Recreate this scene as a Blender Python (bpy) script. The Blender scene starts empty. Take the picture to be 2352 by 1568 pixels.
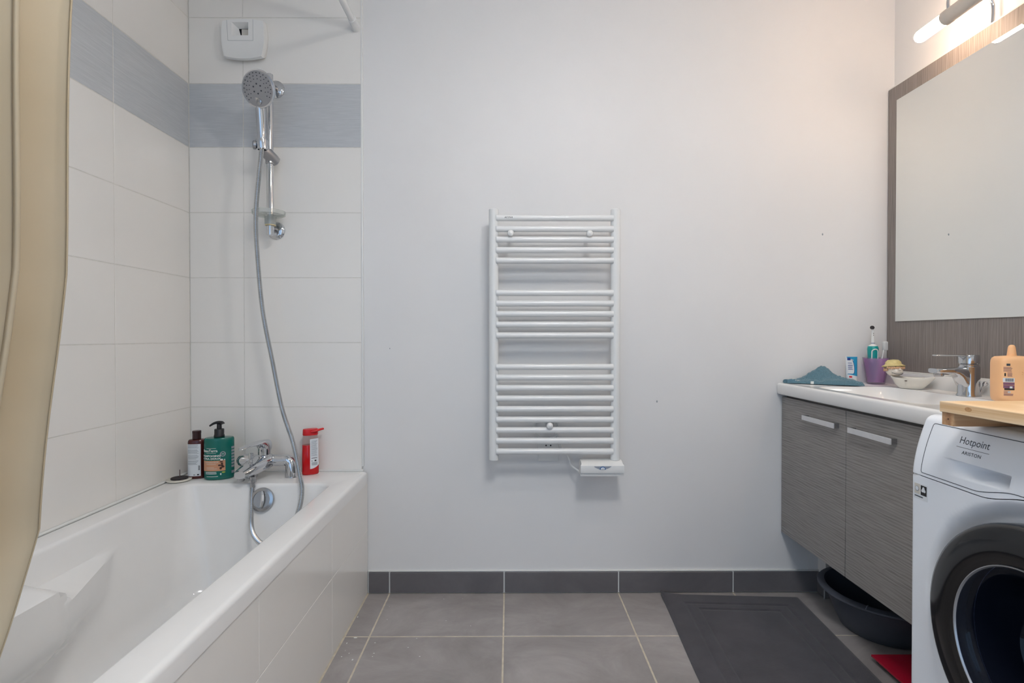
import bpy, bmesh, math, random
from mathutils import Vector, Matrix
random.seed(7)
PI = math.pi
SC = bpy.context.scene
COL = SC.collection

# ------------------------------------------------------------------ camera
cam_d = bpy.data.cameras.new('camera')
cam_d.sensor_width = 36.0
cam_d.lens = 18.77
cam_d.clip_start = 0.02
cam = bpy.data.objects.new('camera', cam_d)
COL.objects.link(cam)
cam.location = (0, 0, 1.01)
cam.rotation_euler = (math.radians(90 - 0.56), 0, math.radians(-0.28))
SC.camera = cam

# ------------------------------------------------------------------ world, window daylight, exposure
W = bpy.data.worlds.new('world'); SC.world = W
W.use_nodes = True
bg = W.node_tree.nodes['Background']
bg.inputs[0].default_value = (0.62, 0.78, 1.0, 1)
bg.inputs[1].default_value = 0.4
SC.view_settings.view_transform = 'Standard'
SC.view_settings.look = 'None'
SC.view_settings.gamma = 1.0
SC.view_settings.use_curve_mapping = False
SC.view_settings.exposure = 0.10
SC.cycles.max_bounces = 7
SC.cycles.adaptive_threshold = 0.02
SC.cycles.use_light_tree = False
WINDOW_POWER = 16.0      # daylight entering by the window behind the camera
BULB_POWER = 215.0        # emission strength of the pendant bulb
CEILING_FILL_POWER = 34.0     # emission strength of the ceiling fill light added out of view
LAMP_POWER = 55.0        # emission strength of the mirror lamp tubes
def area(name, loc, rot, sx, sy, power, col):
    l = bpy.data.lights.new(name, 'AREA'); l.shape = 'RECTANGLE'; l.size = sx; l.size_y = sy
    l.energy = power; l.color = col
    o = bpy.data.objects.new(name, l); COL.objects.link(o); o.location = loc; o.rotation_euler = rot
    return o
area('window_daylight', (-0.45, -1.16, 1.14), (math.radians(90), 0, 0), 1.5, 2.1, WINDOW_POWER, (0.52, 0.72, 1.0))

# ------------------------------------------------------------------ room constants (metres)
YB = 2.10      # back wall
XL = -1.255    # left wall
XR = 1.513     # right wall
YF = -1.05     # wall behind the camera
ZC = 2.50      # ceiling

# ------------------------------------------------------------------ materials
MATS = {}
def nt(name):
    m = bpy.data.materials.new(name); m.use_nodes = True
    t = m.node_tree; p = t.nodes['Principled BSDF']
    MATS[name] = m
    return m, t, p
def setp(p, **k):
    for a, b in k.items():
        p.inputs[a.replace('_', ' ')].default_value = b
def lin(c):
    def f(v):
        v /= 255.0
        return v / 12.92 if v <= 0.04045 else ((v + 0.055) / 1.055) ** 2.4
    return (f(c[0]), f(c[1]), f(c[2]), 1)
def pos(t, scale=(1, 1, 1)):
    g = t.nodes.new('ShaderNodeNewGeometry'); mp = t.nodes.new('ShaderNodeMapping')
    mp.inputs['Scale'].default_value = scale
    t.links.new(g.outputs['Position'], mp.inputs['Vector'])
    return mp.outputs['Vector']
def noise(t, vec, scale, detail=3, rough=0.5, dist=0.0):
    n = t.nodes.new('ShaderNodeTexNoise')
    n.inputs['Scale'].default_value = scale; n.inputs['Detail'].default_value = detail
    n.inputs['Roughness'].default_value = rough; n.inputs['Distortion'].default_value = dist
    t.links.new(vec, n.inputs['Vector'])
    return n.outputs['Fac']
def ramp(t, fac, stops):
    r = t.nodes.new('ShaderNodeValToRGB')
    els = r.color_ramp.elements
    while len(els) < len(stops): els.new(0.5)
    for e, (q, c) in zip(els, stops): e.position = q; e.color = c
    t.links.new(fac, r.inputs['Fac'])
    return r.outputs['Color']
def bump(t, p, h, strength=0.1, dist=0.001):
    b = t.nodes.new('ShaderNodeBump')
    b.inputs['Strength'].default_value = strength; b.inputs['Distance'].default_value = dist
    t.links.new(h, b.inputs['Height']); t.links.new(b.outputs['Normal'], p.inputs['Normal'])
def mat(name, rgb, rough=0.5, metal=0.0, var=0.03, nscale=12.0, bs=0.0, bscale=80.0, scale=(1, 1, 1), **k):
    """plain surface: srgb colour with slight procedural variation and optional fine relief"""
    m, t, p = nt(name)
    c = lin(rgb)
    v = pos(t, scale)
    lo = tuple(max(0, x * (1 - var)) for x in c[:3]) + (1,)
    hi = tuple(min(1, x * (1 + var)) for x in c[:3]) + (1,)
    t.links.new(ramp(t, noise(t, v, nscale), [(0.3, lo), (0.7, hi)]), p.inputs['Base Color'])
    setp(p, Roughness=rough, Metallic=metal, **k)
    if bs: bump(t, p, noise(t, v, bscale, 4), bs)
    return m
mat('paint', (228, 227, 226), 0.6, var=0.02, nscale=2.5, bs=0.06, bscale=160)
mat('ceiling', (244, 243, 241), 0.8, var=0.01)
mat('tile_white', (236, 233, 228), 0.16, var=0.015, nscale=3)
mat('grout_white', (214, 211, 204), 0.8, var=0.06, nscale=60)
mat('grout_cream', (205, 196, 178), 0.85, var=0.12, nscale=40)
mat('caulk', (226, 226, 222), 0.5)
mat('acrylic', (240, 239, 237), 0.12, var=0.01)
mat('white_paint_metal', (230, 231, 230), 0.25, var=0.01)
mat('white_plastic', (232, 232, 230), 0.32, var=0.01)
mat('appliance_white', (238, 242, 248), 0.3, var=0.01)
mat('chrome', (205, 207, 210), 0.06, 1.0, var=0.02)
mat('chrome_satin', (175, 176, 178), 0.22, 1.0, var=0.03)
mat('alu', (214, 214, 216), 0.4, 0.35, var=0.03, nscale=60)
mat('pine_knot', (196, 148, 100), 0.6, var=0.15, nscale=200)
mat('lamp_satin', (206, 198, 188), 0.35, 0.5, var=0.03)
mat('black_plastic', (26, 25, 27), 0.35, var=0.1)
mat('black_gloss', (14, 13, 15), 0.12, var=0.1)
mat('dark_gap', (20, 18, 18), 0.9)
mat('print_dark', (62, 68, 76), 0.6)
mat('print_black', (30, 30, 32), 0.6)
mat('print_grey', (150, 155, 160), 0.6)
mat('print_white', (228, 232, 228), 0.6)
mat('label_white', (222, 226, 230), 0.45)
mat('nickel', (168, 168, 170), 0.3, 0.6, var=0.05)
mat('red_plastic', (205, 22, 30), 0.3, var=0.04)
mat('red_scale', (176, 20, 48), 0.25, var=0.05)
mat('green_bottle', (4, 104, 92), 0.22, var=0.05)
mat('copper_label', (200, 146, 112), 0.5)
mat('brown_print', (70, 40, 28), 0.6)
mat('leaf_print', (150, 170, 70), 0.6)
mat('brown_bottle', (74, 26, 24), 0.2, var=0.1)
mat('brown_cap', (50, 24, 26), 0.3, var=0.1)
mat('orange_bottle', (252, 198, 146), 0.35, var=0.03)
mat('violet_print', (128, 86, 110), 0.6)
mat('teal', (0, 152, 150), 0.35, var=0.03)
mat('ceramic_cream', (228, 224, 214), 0.18, var=0.03, nscale=30)
mat('straw', (216, 200, 140), 0.5, var=0.1, nscale=120)
mat('hair_brown', (205, 165, 130), 0.6, var=0.2, nscale=300)
mat('skin_glaze', (226, 218, 206), 0.25, var=0.02)
mat('blue_tube', (40, 150, 195), 0.35, var=0.03)
mat('navy_print', (30, 62, 140), 0.5)
mat('stone_white', (216, 212, 200), 0.6, var=0.05)
mat('soap_black', (44, 38, 40), 0.6, var=0.25, nscale=90)
mat('stick', (94, 72, 68), 0.7)
mat('bin_grey', (72, 76, 86), 0.5, var=0.05)
mat('rubber', (60, 62, 70), 0.6)
mat('blue_dial', (60, 108, 160), 0.4)
mat('tape_grey', (150, 156, 168), 0.4)
mat('cream_cover', (210, 205, 195), 0.7, var=0.02)
mat('wax_yellow', (212, 196, 150), 0.4)
mat('terry', (88, 122, 136), 0.95, var=0.25, nscale=420, bs=1.0, bscale=520, Sheen_Weight=0.4)
mat('terry_band', (86, 122, 140), 0.9, var=0.08, nscale=300)
mat('drum_rubber', (46, 48, 58), 0.45, var=0.1)

def curtain_mat():
    m, t, p = nt('curtain_cloth')
    v = pos(t, (1, 1, 1))
    t.links.new(ramp(t, noise(t, v, 5), [(0.3, lin((210, 196, 168))), (0.7, lin((219, 206, 180)))]), p.inputs['Base Color'])
    setp(p, Roughness=0.6)
    bump(t, p, noise(t, v, 30, 3), 0.12, 0.004)
    tr = t.nodes.new('ShaderNodeBsdfTranslucent'); tr.inputs[0].default_value = lin((206, 188, 156))
    mx = t.nodes.new('ShaderNodeMixShader'); mx.inputs[0].default_value = 0.35
    out = t.nodes['Material Output']
    t.links.new(p.outputs[0], mx.inputs[1]); t.links.new(tr.outputs[0], mx.inputs[2]); t.links.new(mx.outputs[0], out.inputs[0])
curtain_mat()
def stripe_mat():
    m, t, p = nt('tile_grey')
    v = pos(t, (14, 14, 520))
    n = noise(t, v, 1.0, 4, 0.6)
    t.links.new(ramp(t, n, [(0.25, lin((182, 185, 188))), (0.5, lin((192, 195, 198))), (0.75, lin((204, 206, 208)))]), p.inputs['Base Color'])
    setp(p, Roughness=0.28)
stripe_mat()
def floor_mat(name, a, b, c, rough):
    m, t, p = nt(name)
    v = pos(t, (1, 1.4, 1)); v2 = pos(t, (1, 1, 1))
    n = noise(t, v, 3.6, 10, 0.68, 0.6)
    t.links.new(ramp(t, n, [(0.3, lin(a)), (0.52, lin(b)), (0.75, lin(c))]), p.inputs['Base Color'])
    setp(p, Roughness=rough)
    bump(t, p, noise(t, v2, 60, 5), 0.08)
floor_mat('floor_tile', (140, 135, 133), (157, 152, 150), (177, 173, 171), 0.45)
floor_mat('skirting_tile', (96, 93, 95), (105, 102, 104), (116, 113, 115), 0.4)
def wood_mat(name, along, dark, mid, light, wave_s=26, rough=0.5, wmix=0.62, dist=11.0):
    m, t, p = nt(name)
    if along == 'y': sc, fine, axis = (1, 0.55, 3.2), (1, 9, 430), 'Z'
    elif along == 'z': sc, fine, axis = (1, 3.2, 0.55), (1, 430, 7), 'Y'
    else: sc, fine, axis = (0.5, 3.2, 3.2), (6, 200, 200), 'Y'
    v = pos(t, sc)
    w = t.nodes.new('ShaderNodeTexWave'); w.bands_direction = axis
    w.inputs['Scale'].default_value = wave_s * 0.1; w.inputs['Distortion'].default_value = dist
    w.inputs['Detail'].default_value = 3; w.inputs['Detail Scale'].default_value = 1.1
    t.links.new(v, w.inputs['Vector'])
    f = noise(t, pos(t, fine), 1.0, 3, 0.6)
    mx = t.nodes.new('ShaderNodeMix'); mx.data_type = 'FLOAT'; mx.inputs[0].default_value = wmix
    t.links.new(w.outputs['Fac'], mx.inputs[2]); t.links.new(f, mx.inputs[3])
    t.links.new(ramp(t, mx.outputs[0], [(0.28, lin(dark)), (0.5, lin(mid)), (0.78, lin(light))]), p.inputs['Base Color'])
    setp(p, Roughness=rough)
    bump(t, p, mx.outputs[0], 0.15, 0.001)
wood_mat('oak_dark_horizontal', 'y', (114, 110, 107), (142, 138, 135), (162, 158, 154), 110, wmix=0.84, dist=7.0)
wood_mat('oak_dark_vertical', 'z', (112, 104, 101), (132, 124, 120), (152, 144, 139), 110, wmix=0.88, dist=7.0)
wood_mat('pine', 'y', (226, 186, 136), (240, 208, 166), (247, 223, 188), 30, 0.6)
wood_mat('pine_end', 'x', (170, 128, 92), (196, 152, 112), (210, 172, 132), 40, 0.7)
def mat_mat():
    m, t, p = nt('bath_mat')
    n = noise(t, pos(t), 9, 9, 0.72); n2 = noise(t, pos(t), 700, 3)
    t.links.new(ramp(t, n, [(0.3, lin((50, 48, 53))), (0.7, lin((72, 69, 75)))]), p.inputs['Base Color'])
    setp(p, Roughness=0.95, Sheen_Weight=0.25)
    bump(t, p, n2, 0.6, 0.002)
mat_mat()
def glassy(name, rgb, trans=0.75, rough=0.05, body=None):
    """thin transparent shell: tinted pass-through mixed with diffuse colour and a clear gloss"""
    m, t, p = nt(name)
    setp(p, Base_Color=lin(body or rgb), Roughness=rough)
    t.links.new(ramp(t, noise(t, pos(t), 10), [(0.3, lin(body or rgb)), (0.7, lin(body or rgb))]), p.inputs['Base Color'])
    tr = t.nodes.new('ShaderNodeBsdfTransparent'); tr.inputs[0].default_value = lin(rgb)
    mx = t.nodes.new('ShaderNodeMixShader'); mx.inputs[0].default_value = trans
    t.links.new(p.outputs[0], mx.inputs[1]); t.links.new(tr.outputs[0], mx.inputs[2])
    t.links.new(mx.outputs[0], t.nodes['Material Output'].inputs[0])
glassy('clear_plastic', (236, 238, 236), 0.72)
glassy('cap_plastic', (246, 247, 247), 0.45)
glassy('clear_bottle', (240, 230, 228), 0.86)
glassy('red_liquid', (200, 6, 18), 0.10)
glassy('tumbler_grey', (226, 222, 228), 0.85, 0.15)
glassy('tumbler_violet', (238, 190, 243), 0.58, 0.35, (226, 160, 232))
glassy('window_glass', (236, 242, 246), 0.93)
glassy('door_glass', (150, 158, 176), 0.66, 0.03, (30, 34, 46))
def mirror_mat():
    m, t, p = nt('mirror_silver')
    setp(p, Base_Color=(0.82, 0.84, 0.82, 1), Metallic=1.0, Roughness=0.0)
    t.links.new(ramp(t, noise(t, pos(t), 2), [(0.0, (0.83, 0.85, 0.83, 1)), (1.0, (0.85, 0.87, 0.85, 1))]), p.inputs['Base Color'])
mirror_mat()
def emit(name, rgb, strength):
    m, t, p = nt(name)
    setp(p, Base_Color=(0.9, 0.9, 0.9, 1), Emission_Color=rgb, Emission_Strength=strength, Roughness=0.4)
    t.links.new(ramp(t, noise(t, pos(t), 4), [(0, rgb), (1, rgb)]), p.inputs['Emission Color'])
emit('lamp_glow', (1.0, 0.70, 0.48, 1), LAMP_POWER)
emit('ceiling_fill_glow', (1.0, 1.0, 1.0, 1), CEILING_FILL_POWER)
emit('bulb_glow', (1.0, 0.98, 0.96, 1), BULB_POWER)
def drum_mat():
    m, t, p = nt('drum_steel')
    v = t.nodes.new('ShaderNodeTexVoronoi'); v.inputs['Scale'].default_value = 62; v.inputs['Randomness'].default_value = 0.15
    t.links.new(pos(t), v.inputs['Vector'])
    t.links.new(ramp(t, v.outputs['Distance'], [(0.0, (0.01, 0.01, 0.012, 1)), (0.24, (0.012, 0.012, 0.015, 1)), (0.32, (0.35, 0.36, 0.38, 1))]), p.inputs['Base Color'])
    setp(p, Roughness=0.35, Metallic=0.5)
drum_mat()
def hose_mat():
    m, t, p = nt('hose_steel')
    setp(p, Base_Color=(0.62, 0.63, 0.64, 1), Metallic=1.0, Roughness=0.22)
    t.links.new(ramp(t, noise(t, pos(t), 30), [(0.3, (0.58, 0.59, 0.6, 1)), (0.7, (0.66, 0.67, 0.68, 1))]), p.inputs['Base Color'])
hose_mat()

# ------------------------------------------------------------------ mesh helpers
class MB:
    def __init__(s): s.v = []; s.f = []
    def add(s, vs, fs):
        b = len(s.v); s.v += [tuple(q) for q in vs]; s.f += [tuple(b + i for i in q) for q in fs]; return s
    def box(s, a, b, r=0.0, seg=2):
        (x0, y0, z0), (x1, y1, z1) = a, b
        bm = bmesh.new()
        bmesh.ops.create_cube(bm, size=1.0)
        for v in bm.verts:
            v.co = ((x0 + x1) / 2 + v.co.x * (x1 - x0), (y0 + y1) / 2 + v.co.y * (y1 - y0), (z0 + z1) / 2 + v.co.z * (z1 - z0))
        if r > 0:
            bmesh.ops.bevel(bm, geom=list(bm.edges), offset=r, segments=seg, profile=0.5, affect='EDGES')
        s.addbm(bm); return s
    def addbm(s, bm):
        bm.verts.index_update()
        s.add([v.co[:] for v in bm.verts], [[v.index for v in f.verts] for f in bm.faces]); bm.free()
    def lathe(s, prof, c, axis=(0, 0, 1), seg=32, sx=1.0, sy=1.0, ref=None, capa=True, capb=True):
        """prof: (radius, height) list along axis; sx, sy squash the two cross directions"""
        ax = Vector(axis).normalized(); c = Vector(c)
        u = Vector(ref) if ref else (Vector((1, 0, 0)) if abs(ax.x) < 0.9 else Vector((0, 1, 0)))
        u = (u - ax * u.dot(ax)).normalized(); w = ax.cross(u)
        vs = []
        for r, h in prof:
            for i in range(seg):
                a = 2 * PI * i / seg
                vs.append(c + ax * h + u * (r * sx * math.cos(a)) + w * (r * sy * math.sin(a)))
        fs = []
        n = len(prof)
        for j in range(n - 1):
            for i in range(seg):
                k = (i + 1) % seg
                fs.append((j * seg + i, j * seg + k, (j + 1) * seg + k, (j + 1) * seg + i))
        if capa and prof[0][0] > 1e-6: fs.append(tuple(range(seg - 1, -1, -1)))
        if capb and prof[-1][0] > 1e-6: fs.append(tuple((n - 1) * seg + i for i in range(seg)))
        return s.add(vs, fs)
    def cyl(s, p0, p1, r, seg=20, r1=None, bev=0.0):
        p0 = Vector(p0); p1 = Vector(p1); h = (p1 - p0).length; r1 = r if r1 is None else r1
        pr = [(r, 0), (r1, h)] if not bev else [(r - bev, 0), (r, bev), (r1, h - bev), (r1 - bev, h)]
        return s.lathe(pr, p0, p1 - p0, seg)
    def tube(s, pts, r, seg=10, closed=False, radii=None, flat=1.0):
        P = [Vector(p) for p in pts]; n = len(P)
        T = []
        for i in range(n):
            a = P[i - 1] if (i > 0 or closed) else P[i]; b = P[(i + 1) % n] if (i < n - 1 or closed) else P[i]
            T.append((b - a).normalized())
        u = T[0].orthogonal().normalized(); vs = []
        for i in range(n):
            u = (u - T[i] * u.dot(T[i])).normalized(); w = T[i].cross(u)
            rr = radii[i] if radii else r
            for k in range(seg):
                a = 2 * PI * k / seg
                vs.append(P[i] + u * (rr * math.cos(a)) + w * (rr * flat * math.sin(a)))
        fs = []
        for i in range(n if closed else n - 1):
            j = (i + 1) % n
            for k in range(seg):
                l = (k + 1) % seg
                fs.append((i * seg + k, i * seg + l, j * seg + l, j * seg + k))
        if not closed:
            fs.append(tuple(range(seg - 1, -1, -1))); fs.append(tuple((n - 1) * seg + k for k in range(seg)))
        return s.add(vs, fs)
    def loft(s, rings, cap0=True, cap1=True):
        n = len(rings[0]); vs = [p for r in rings for p in r]; fs = []
        for j in range(len(rings) - 1):
            for i in range(n):
                k = (i + 1) % n
                fs.append((j * n + i, j * n + k, (j + 1) * n + k, (j + 1) * n + i))
        if cap0: fs.append(tuple(range(n - 1, -1, -1)))
        if cap1: fs.append(tuple((len(rings) - 1) * n + i for i in range(n)))
        return s.add(vs, fs)
    def grid(s, fn, nu, nv):
        vs = [fn(i / nu, j / nv) for j in range(nv + 1) for i in range(nu + 1)]
        fs = [(j * (nu + 1) + i, j * (nu + 1) + i + 1, (j + 1) * (nu + 1) + i + 1, (j + 1) * (nu + 1) + i) for j in range(nv) for i in range(nu)]
        return s.add(vs, fs)
    def slab(s, fn, nu, nv, off):
        """closed sheet: fn(u,v) surface and the same surface pushed by off(u,v) -> point"""
        b = len(s.v); s.grid(fn, nu, nv); s.grid(off, nu, nv)
        n = (nu + 1) * (nv + 1)
        loop = [i for i in range(nu + 1)] + [j * (nu + 1) + nu for j in range(1, nv + 1)] + [nv * (nu + 1) + i for i in range(nu - 1, -1, -1)] + [j * (nu + 1) for j in range(nv - 1, 0, -1)]
        for i in range(len(loop)):
            a, c = loop[i], loop[(i + 1) % len(loop)]
            s.f.append((b + a, b + c, b + n + c, b + n + a))
        return s
    def scaled(s, c, k):
        s.v = [tuple(c[i] + (p[i] - c[i]) * k for i in range(3)) for p in s.v]; return s
    def mesh(s, name, mat, angle=40):
        me = bpy.data.meshes.new(name); me.from_pydata(s.v, [], s.f); me.validate()
        bm = bmesh.new(); bm.from_mesh(me); bmesh.ops.recalc_face_normals(bm, faces=list(bm.faces)); bm.to_mesh(me); bm.free()
        me.materials.append(MATS[mat])
        me.polygons.foreach_set('use_smooth', [True] * len(me.polygons))
        me.set_sharp_from_angle(angle=math.radians(angle))
        return me
def put(name, me, parent=None, loc=(0, 0, 0), world=True, label=None):
    o = bpy.data.objects.new(name, me); COL.objects.link(o); o.location = loc
    if parent is not None:
        o.parent = parent
        if world: o.matrix_parent_inverse = Matrix.Translation(TOPLOC.get(parent.name, Vector())).inverted()
    if label: o['label'] = label
    return o
TOPLOC = {}
def part(name, mb, mat_, parent, angle=40, world=True, label=None):
    o = put(name, mb.mesh(name, mat_, angle), parent, world=world, label=label)
    TOPLOC[o.name] = Vector()      # parts built in the space of their thing
    return o
def thing(name, label, cat, loc, group=None, rz=0):
    e = bpy.data.objects.new(name, None); COL.objects.link(e); e.empty_display_size = 0.05
    e.location = loc; e.rotation_euler = (0, 0, rz)
    TOPLOC[e.name] = Vector(loc)
    e['label'] = label; e['category'] = cat
    if group: e['group'] = group
    return e
def solo(name, mb, mat_, label, cat, group=None, angle=40):
    o = put(name, mb.mesh(name, mat_, angle)); o['label'] = label; o['category'] = cat
    if group: o['group'] = group
    TOPLOC[o.name] = Vector()
    return o
def struct(name, mb, mat_, label=None, angle=40):
    o = put(name, mb.mesh(name, mat_, angle)); o['kind'] = 'structure'
    if label: o['label'] = label
    TOPLOC[o.name] = Vector()
    return o
CACHE = {}
def piece(name, size, mat_, parent, c, r=0.0012):
    """a small bevelled slab sharing mesh data with equal ones"""
    key = (name, tuple(round(q, 4) for q in size), mat_)
    if key not in CACHE:
        h = [q / 2 for q in size]
        CACHE[key] = MB().box([-q for q in h], h, r, 1).mesh(name, mat_, 30)
    return put(name, CACHE[key], parent, c)
def smooth(a, b, x):
    t = min(1, max(0, (x - a) / (b - a))); return t * t * (3 - 2 * t)
def lerp(a, b, t): return a + (b - a) * t
def bez(pts, n):
    """catmull-rom through the points"""
    P = [Vector(p) for p in pts]; out = []
    for i in range(len(P) - 1):
        p0 = P[max(i - 1, 0)]; p1 = P[i]; p2 = P[i + 1]; p3 = P[min(i + 2, len(P) - 1)]
        for k in range(n):
            t = k / n
            out.append(0.5 * ((2 * p1) + (p2 - p0) * t + (2 * p0 - 5 * p1 + 4 * p2 - p3) * t * t + (3 * p1 - p0 - 3 * p2 + p3) * t ** 3))
    out.append(P[-1]); return out
def rrect(x0, x1, y0, y1, r, n=8, per=6):
    """rounded rectangle outline, counter-clockwise, with per-side subdivisions"""
    r = min(r, (x1 - x0) / 2 - 1e-4, (y1 - y0) / 2 - 1e-4); P = []
    cs = [(x1 - r, y0 + r, -PI / 2), (x1 - r, y1 - r, 0), (x0 + r, y1 - r, PI / 2), (x0 + r, y0 + r, PI)]
    for q, (cx, cy, a0) in enumerate(cs):
        arc = [(cx + r * math.cos(a0 + PI / 2 * i / n), cy + r * math.sin(a0 + PI / 2 * i / n)) for i in range(n + 1)]
        P += arc
        nx, ny, na = cs[(q + 1) % 4]
        e = (nx + r * math.cos(na), ny + r * math.sin(na))
        for i in range(1, per): P.append((lerp(arc[-1][0], e[0], i / per), lerp(arc[-1][1], e[1], i / per)))
    return P
def text_mb(body, size, fn, align='CENTER', bold=0.0, sx=1.0, shear=0.0, space=1.0):
    """flat lettering, every vertex (x, y) placed by fn(x, y) -> point"""
    c = bpy.data.curves.new('t', 'FONT'); c.body = body; c.size = size; c.align_x = align; c.offset = bold
    c.shear = shear; c.space_character = space; c.resolution_u = 3; c.fill_mode = 'FRONT'
    o = bpy.data.objects.new('t', c); COL.objects.link(o)
    dg = bpy.context.evaluated_depsgraph_get()
    me = bpy.data.meshes.new_from_object(o.evaluated_get(dg))
    mb = MB().add([fn(v.co.x * sx, v.co.y) for v in me.vertices], [list(p.vertices) for p in me.polygons])
    bpy.data.objects.remove(o); bpy.data.meshes.remove(me); bpy.data.curves.remove(c)
    return mb

# ================================================================== SETTING
# ---- floor
fl = struct('floor', MB().box((XL - 0.1, YF - 0.1, -0.06), (XR + 0.1, YB + 0.1, -0.0015)), 'grout_cream', 'dark grey square floor tiles with cream joints')
gx = [-0.555, -0.471, -0.0205, 0.430, 0.882, 1.333, XR]
gy = [YB - 0.005, 1.790, 1.340, 0.890, 0.440, -0.010, -0.460, -0.910, YF]
g = 0.003
for i in range(len(gx) - 1):
    for j in range(len(gy) - 1):
        x0, x1, y0, y1 = gx[i] + g, gx[i + 1] - g, gy[j + 1] + g, gy[j] - g
        piece('floor_tile', (x1 - x0, y1 - y0, 0.010), 'floor_tile', fl, ((x0 + x1) / 2, (y0 + y1) / 2, -0.005))
# ---- ceiling
struct('ceiling', MB().box((XL - 0.1, YF - 0.1, ZC), (XR + 0.1, YB + 0.1, ZC + 0.08)), 'ceiling')
# ---- back wall: painted plaster, tiled over the bath
wb = struct('wall_back', MB().box((XL - 0.1, YB, -0.06), (XR + 0.1, YB + 0.1, ZC + 0.05)), 'paint', 'pale painted wall, tiled at its bath end')
part('tile_bed', MB().box((XL, YB - 0.0084, 0.40), (-0.578, YB + 0.001, ZC)), 'grout_white', wb)
ZR = [0.482, 0.733, 0.985, 1.238, 1.491, 1.745, 1.992, 2.247, ZC]
def tile_row_mat(k): return 'tile_grey' if k == 5 else 'tile_white'
BX = [XL + 0.009, -1.036, -0.578]
for k in range(len(ZR) - 1):
    for i in range(2):
        x0, x1 = BX[i] + 0.0012, BX[i + 1] - 0.0012
        z0, z1 = ZR[k] + 0.0012, ZR[k + 1] - 0.0012
        piece('wall_tile', (x1 - x0, 0.0085, z1 - z0), tile_row_mat(k), wb, ((x0 + x1) / 2, YB - 0.0048, (z0 + z1) / 2), 0.0008)
# small wall plugs and filled holes left in the plaster
for (x, z, r) in ((1.233, 1.411, 0.0030), (0.582, 0.753, 0.0032), (-0.47, 0.962, 0.0018)):
    part('wall_plug', MB().lathe([(r, 0), (r * 0.7, 0.0008)], (x, YB, z), (0.1, -1, 0.0), 10, 1, 1.5), 'print_grey', wb)
# ---- left wall
wl = struct('wall_left', MB().box((XL - 0.1, YF - 0.1, -0.06), (XL, YB, ZC + 0.05)), 'grout_white', 'white wall tiles with one grey band, beside the bath')
part('tile_bed', MB().box((XL - 0.001, YF, 0.0), (XL + 0.0073, YB - 0.0085, ZC)), 'grout_white', wl)
LY = [YB - 0.009, 1.695, 1.203, 0.711, 0.219, -0.273, -0.765, YF]
LZ = [0.0, 0.230] + ZR
for k in range(len(LZ) - 1):
    for j in range(len(LY) - 1):
        y0, y1 = LY[j + 1] + 0.0012, LY[j] - 0.0012
        z0, z1 = LZ[k] + 0.0012, LZ[k + 1] - 0.0012
        piece('wall_tile', (0.009, y1 - y0, z1 - z0), tile_row_mat(k - 2), wl, (XL + 0.0035, (y0 + y1) / 2, (z0 + z1) / 2), 0.0008)
# ---- right wall, wall behind camera with a window
struct('wall_right', MB().box((XR, YF - 0.1, -0.06), (XR + 0.1, YB, ZC + 0.05)), 'paint')
wf = MB()
wx0, wx1, wz0, wz1 = -1.20, 0.30, 0.09, 2.20
wf.box((XL - 0.1, YF - 0.1, -0.06), (wx0, YF, ZC + 0.05)); wf.box((wx1, YF - 0.1, -0.06), (XR + 0.1, YF, ZC + 0.05))
wf.box((wx0, YF - 0.1, -0.06), (wx1, YF, wz0)); wf.box((wx0, YF - 0.1, wz1), (wx1, YF, ZC + 0.05))
struct('wall_front', wf, 'paint')
wn = struct('window_1', MB().box((wx0, YF - 0.07, wz0), (wx0 + 0.05, YF - 0.03, wz1)).box((wx1 - 0.05, YF - 0.07, wz0), (wx1, YF - 0.03, wz1))
            .box((wx0, YF - 0.07, wz0), (wx1, YF - 0.03, wz0 + 0.05)).box((wx0, YF - 0.07, wz1 - 0.05), (wx1, YF - 0.03, wz1))
            .box((-0.47, YF - 0.07, wz0), (-0.43, YF - 0.03, wz1)), 'white_plastic')
part('pane', MB().box((wx0 + 0.05, YF - 0.052, wz0 + 0.05), (-0.47, YF - 0.048, wz1 - 0.05)), 'window_glass', wn)
part('pane', MB().box((-0.43, YF - 0.052, wz0 + 0.05), (wx1 - 0.05, YF - 0.048, wz1 - 0.05)), 'window_glass', wn)
# ---- edge profile of the tiling, slightly out of plumb
tp = MB()
tp.box((-0.579, YB - 0.0105, 0.50), (-0.571, YB + 0.001, ZC), 0.002, 2)
struct('trim_1', tp, 'white_plastic', 'white edge profile closing the wall tiling')
# caulk lines around the bath and over the skirting
struct('trim_2', MB().tube([(XL + 0.0105, 0.40, 0.4835), (XL + 0.0105, YB - 0.0115, 0.4835), (-0.572, YB - 0.0115, 0.4835)], 0.0055, 10), 'caulk', 'white sealant bead between bath and tiles')
# ---- skirting
sk = struct('baseboard_back', MB().box((-0.556, YB - 0.006, 0.0), (1.222, YB + 0.001, 0.0845)).box((-0.556, YB - 0.008, 0.0845), (1.222, YB + 0.001, 0.0885), 0.001), 'caulk', 'dark tile skirting with white joints')
for i in range(5):
    x0 = max(gx[i], -0.556) + 0.003; x1 = min(gx[i + 1], 1.222) - 0.003
    piece('skirting_tile', (x1 - x0, 0.010, 0.080), 'skirting_tile', sk, ((x0 + x1) / 2, YB - 0.007, 0.0435))
# ---- pipe boxing in the corner under the basin unit
bxo = struct('trim_3', MB().box((1.222, 2.048, 0.0), (XR, YB, 0.50)), 'paint', 'low boxed-in pipes in the corner under the basin unit')
piece('skirting_tile', (0.010, 0.046, 0.080), 'skirting_tile', bxo, (1.217, 2.068, 0.043))
piece('skirting_tile', (XR - 1.212, 0.010, 0.080), 'skirting_tile', bxo, ((XR + 1.214) / 2, 2.043, 0.043))
part('corner_profile', MB().box((1.2100, 2.0365, 0.0), (1.2130, 2.0395, 0.084)), 'alu', bxo)

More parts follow.
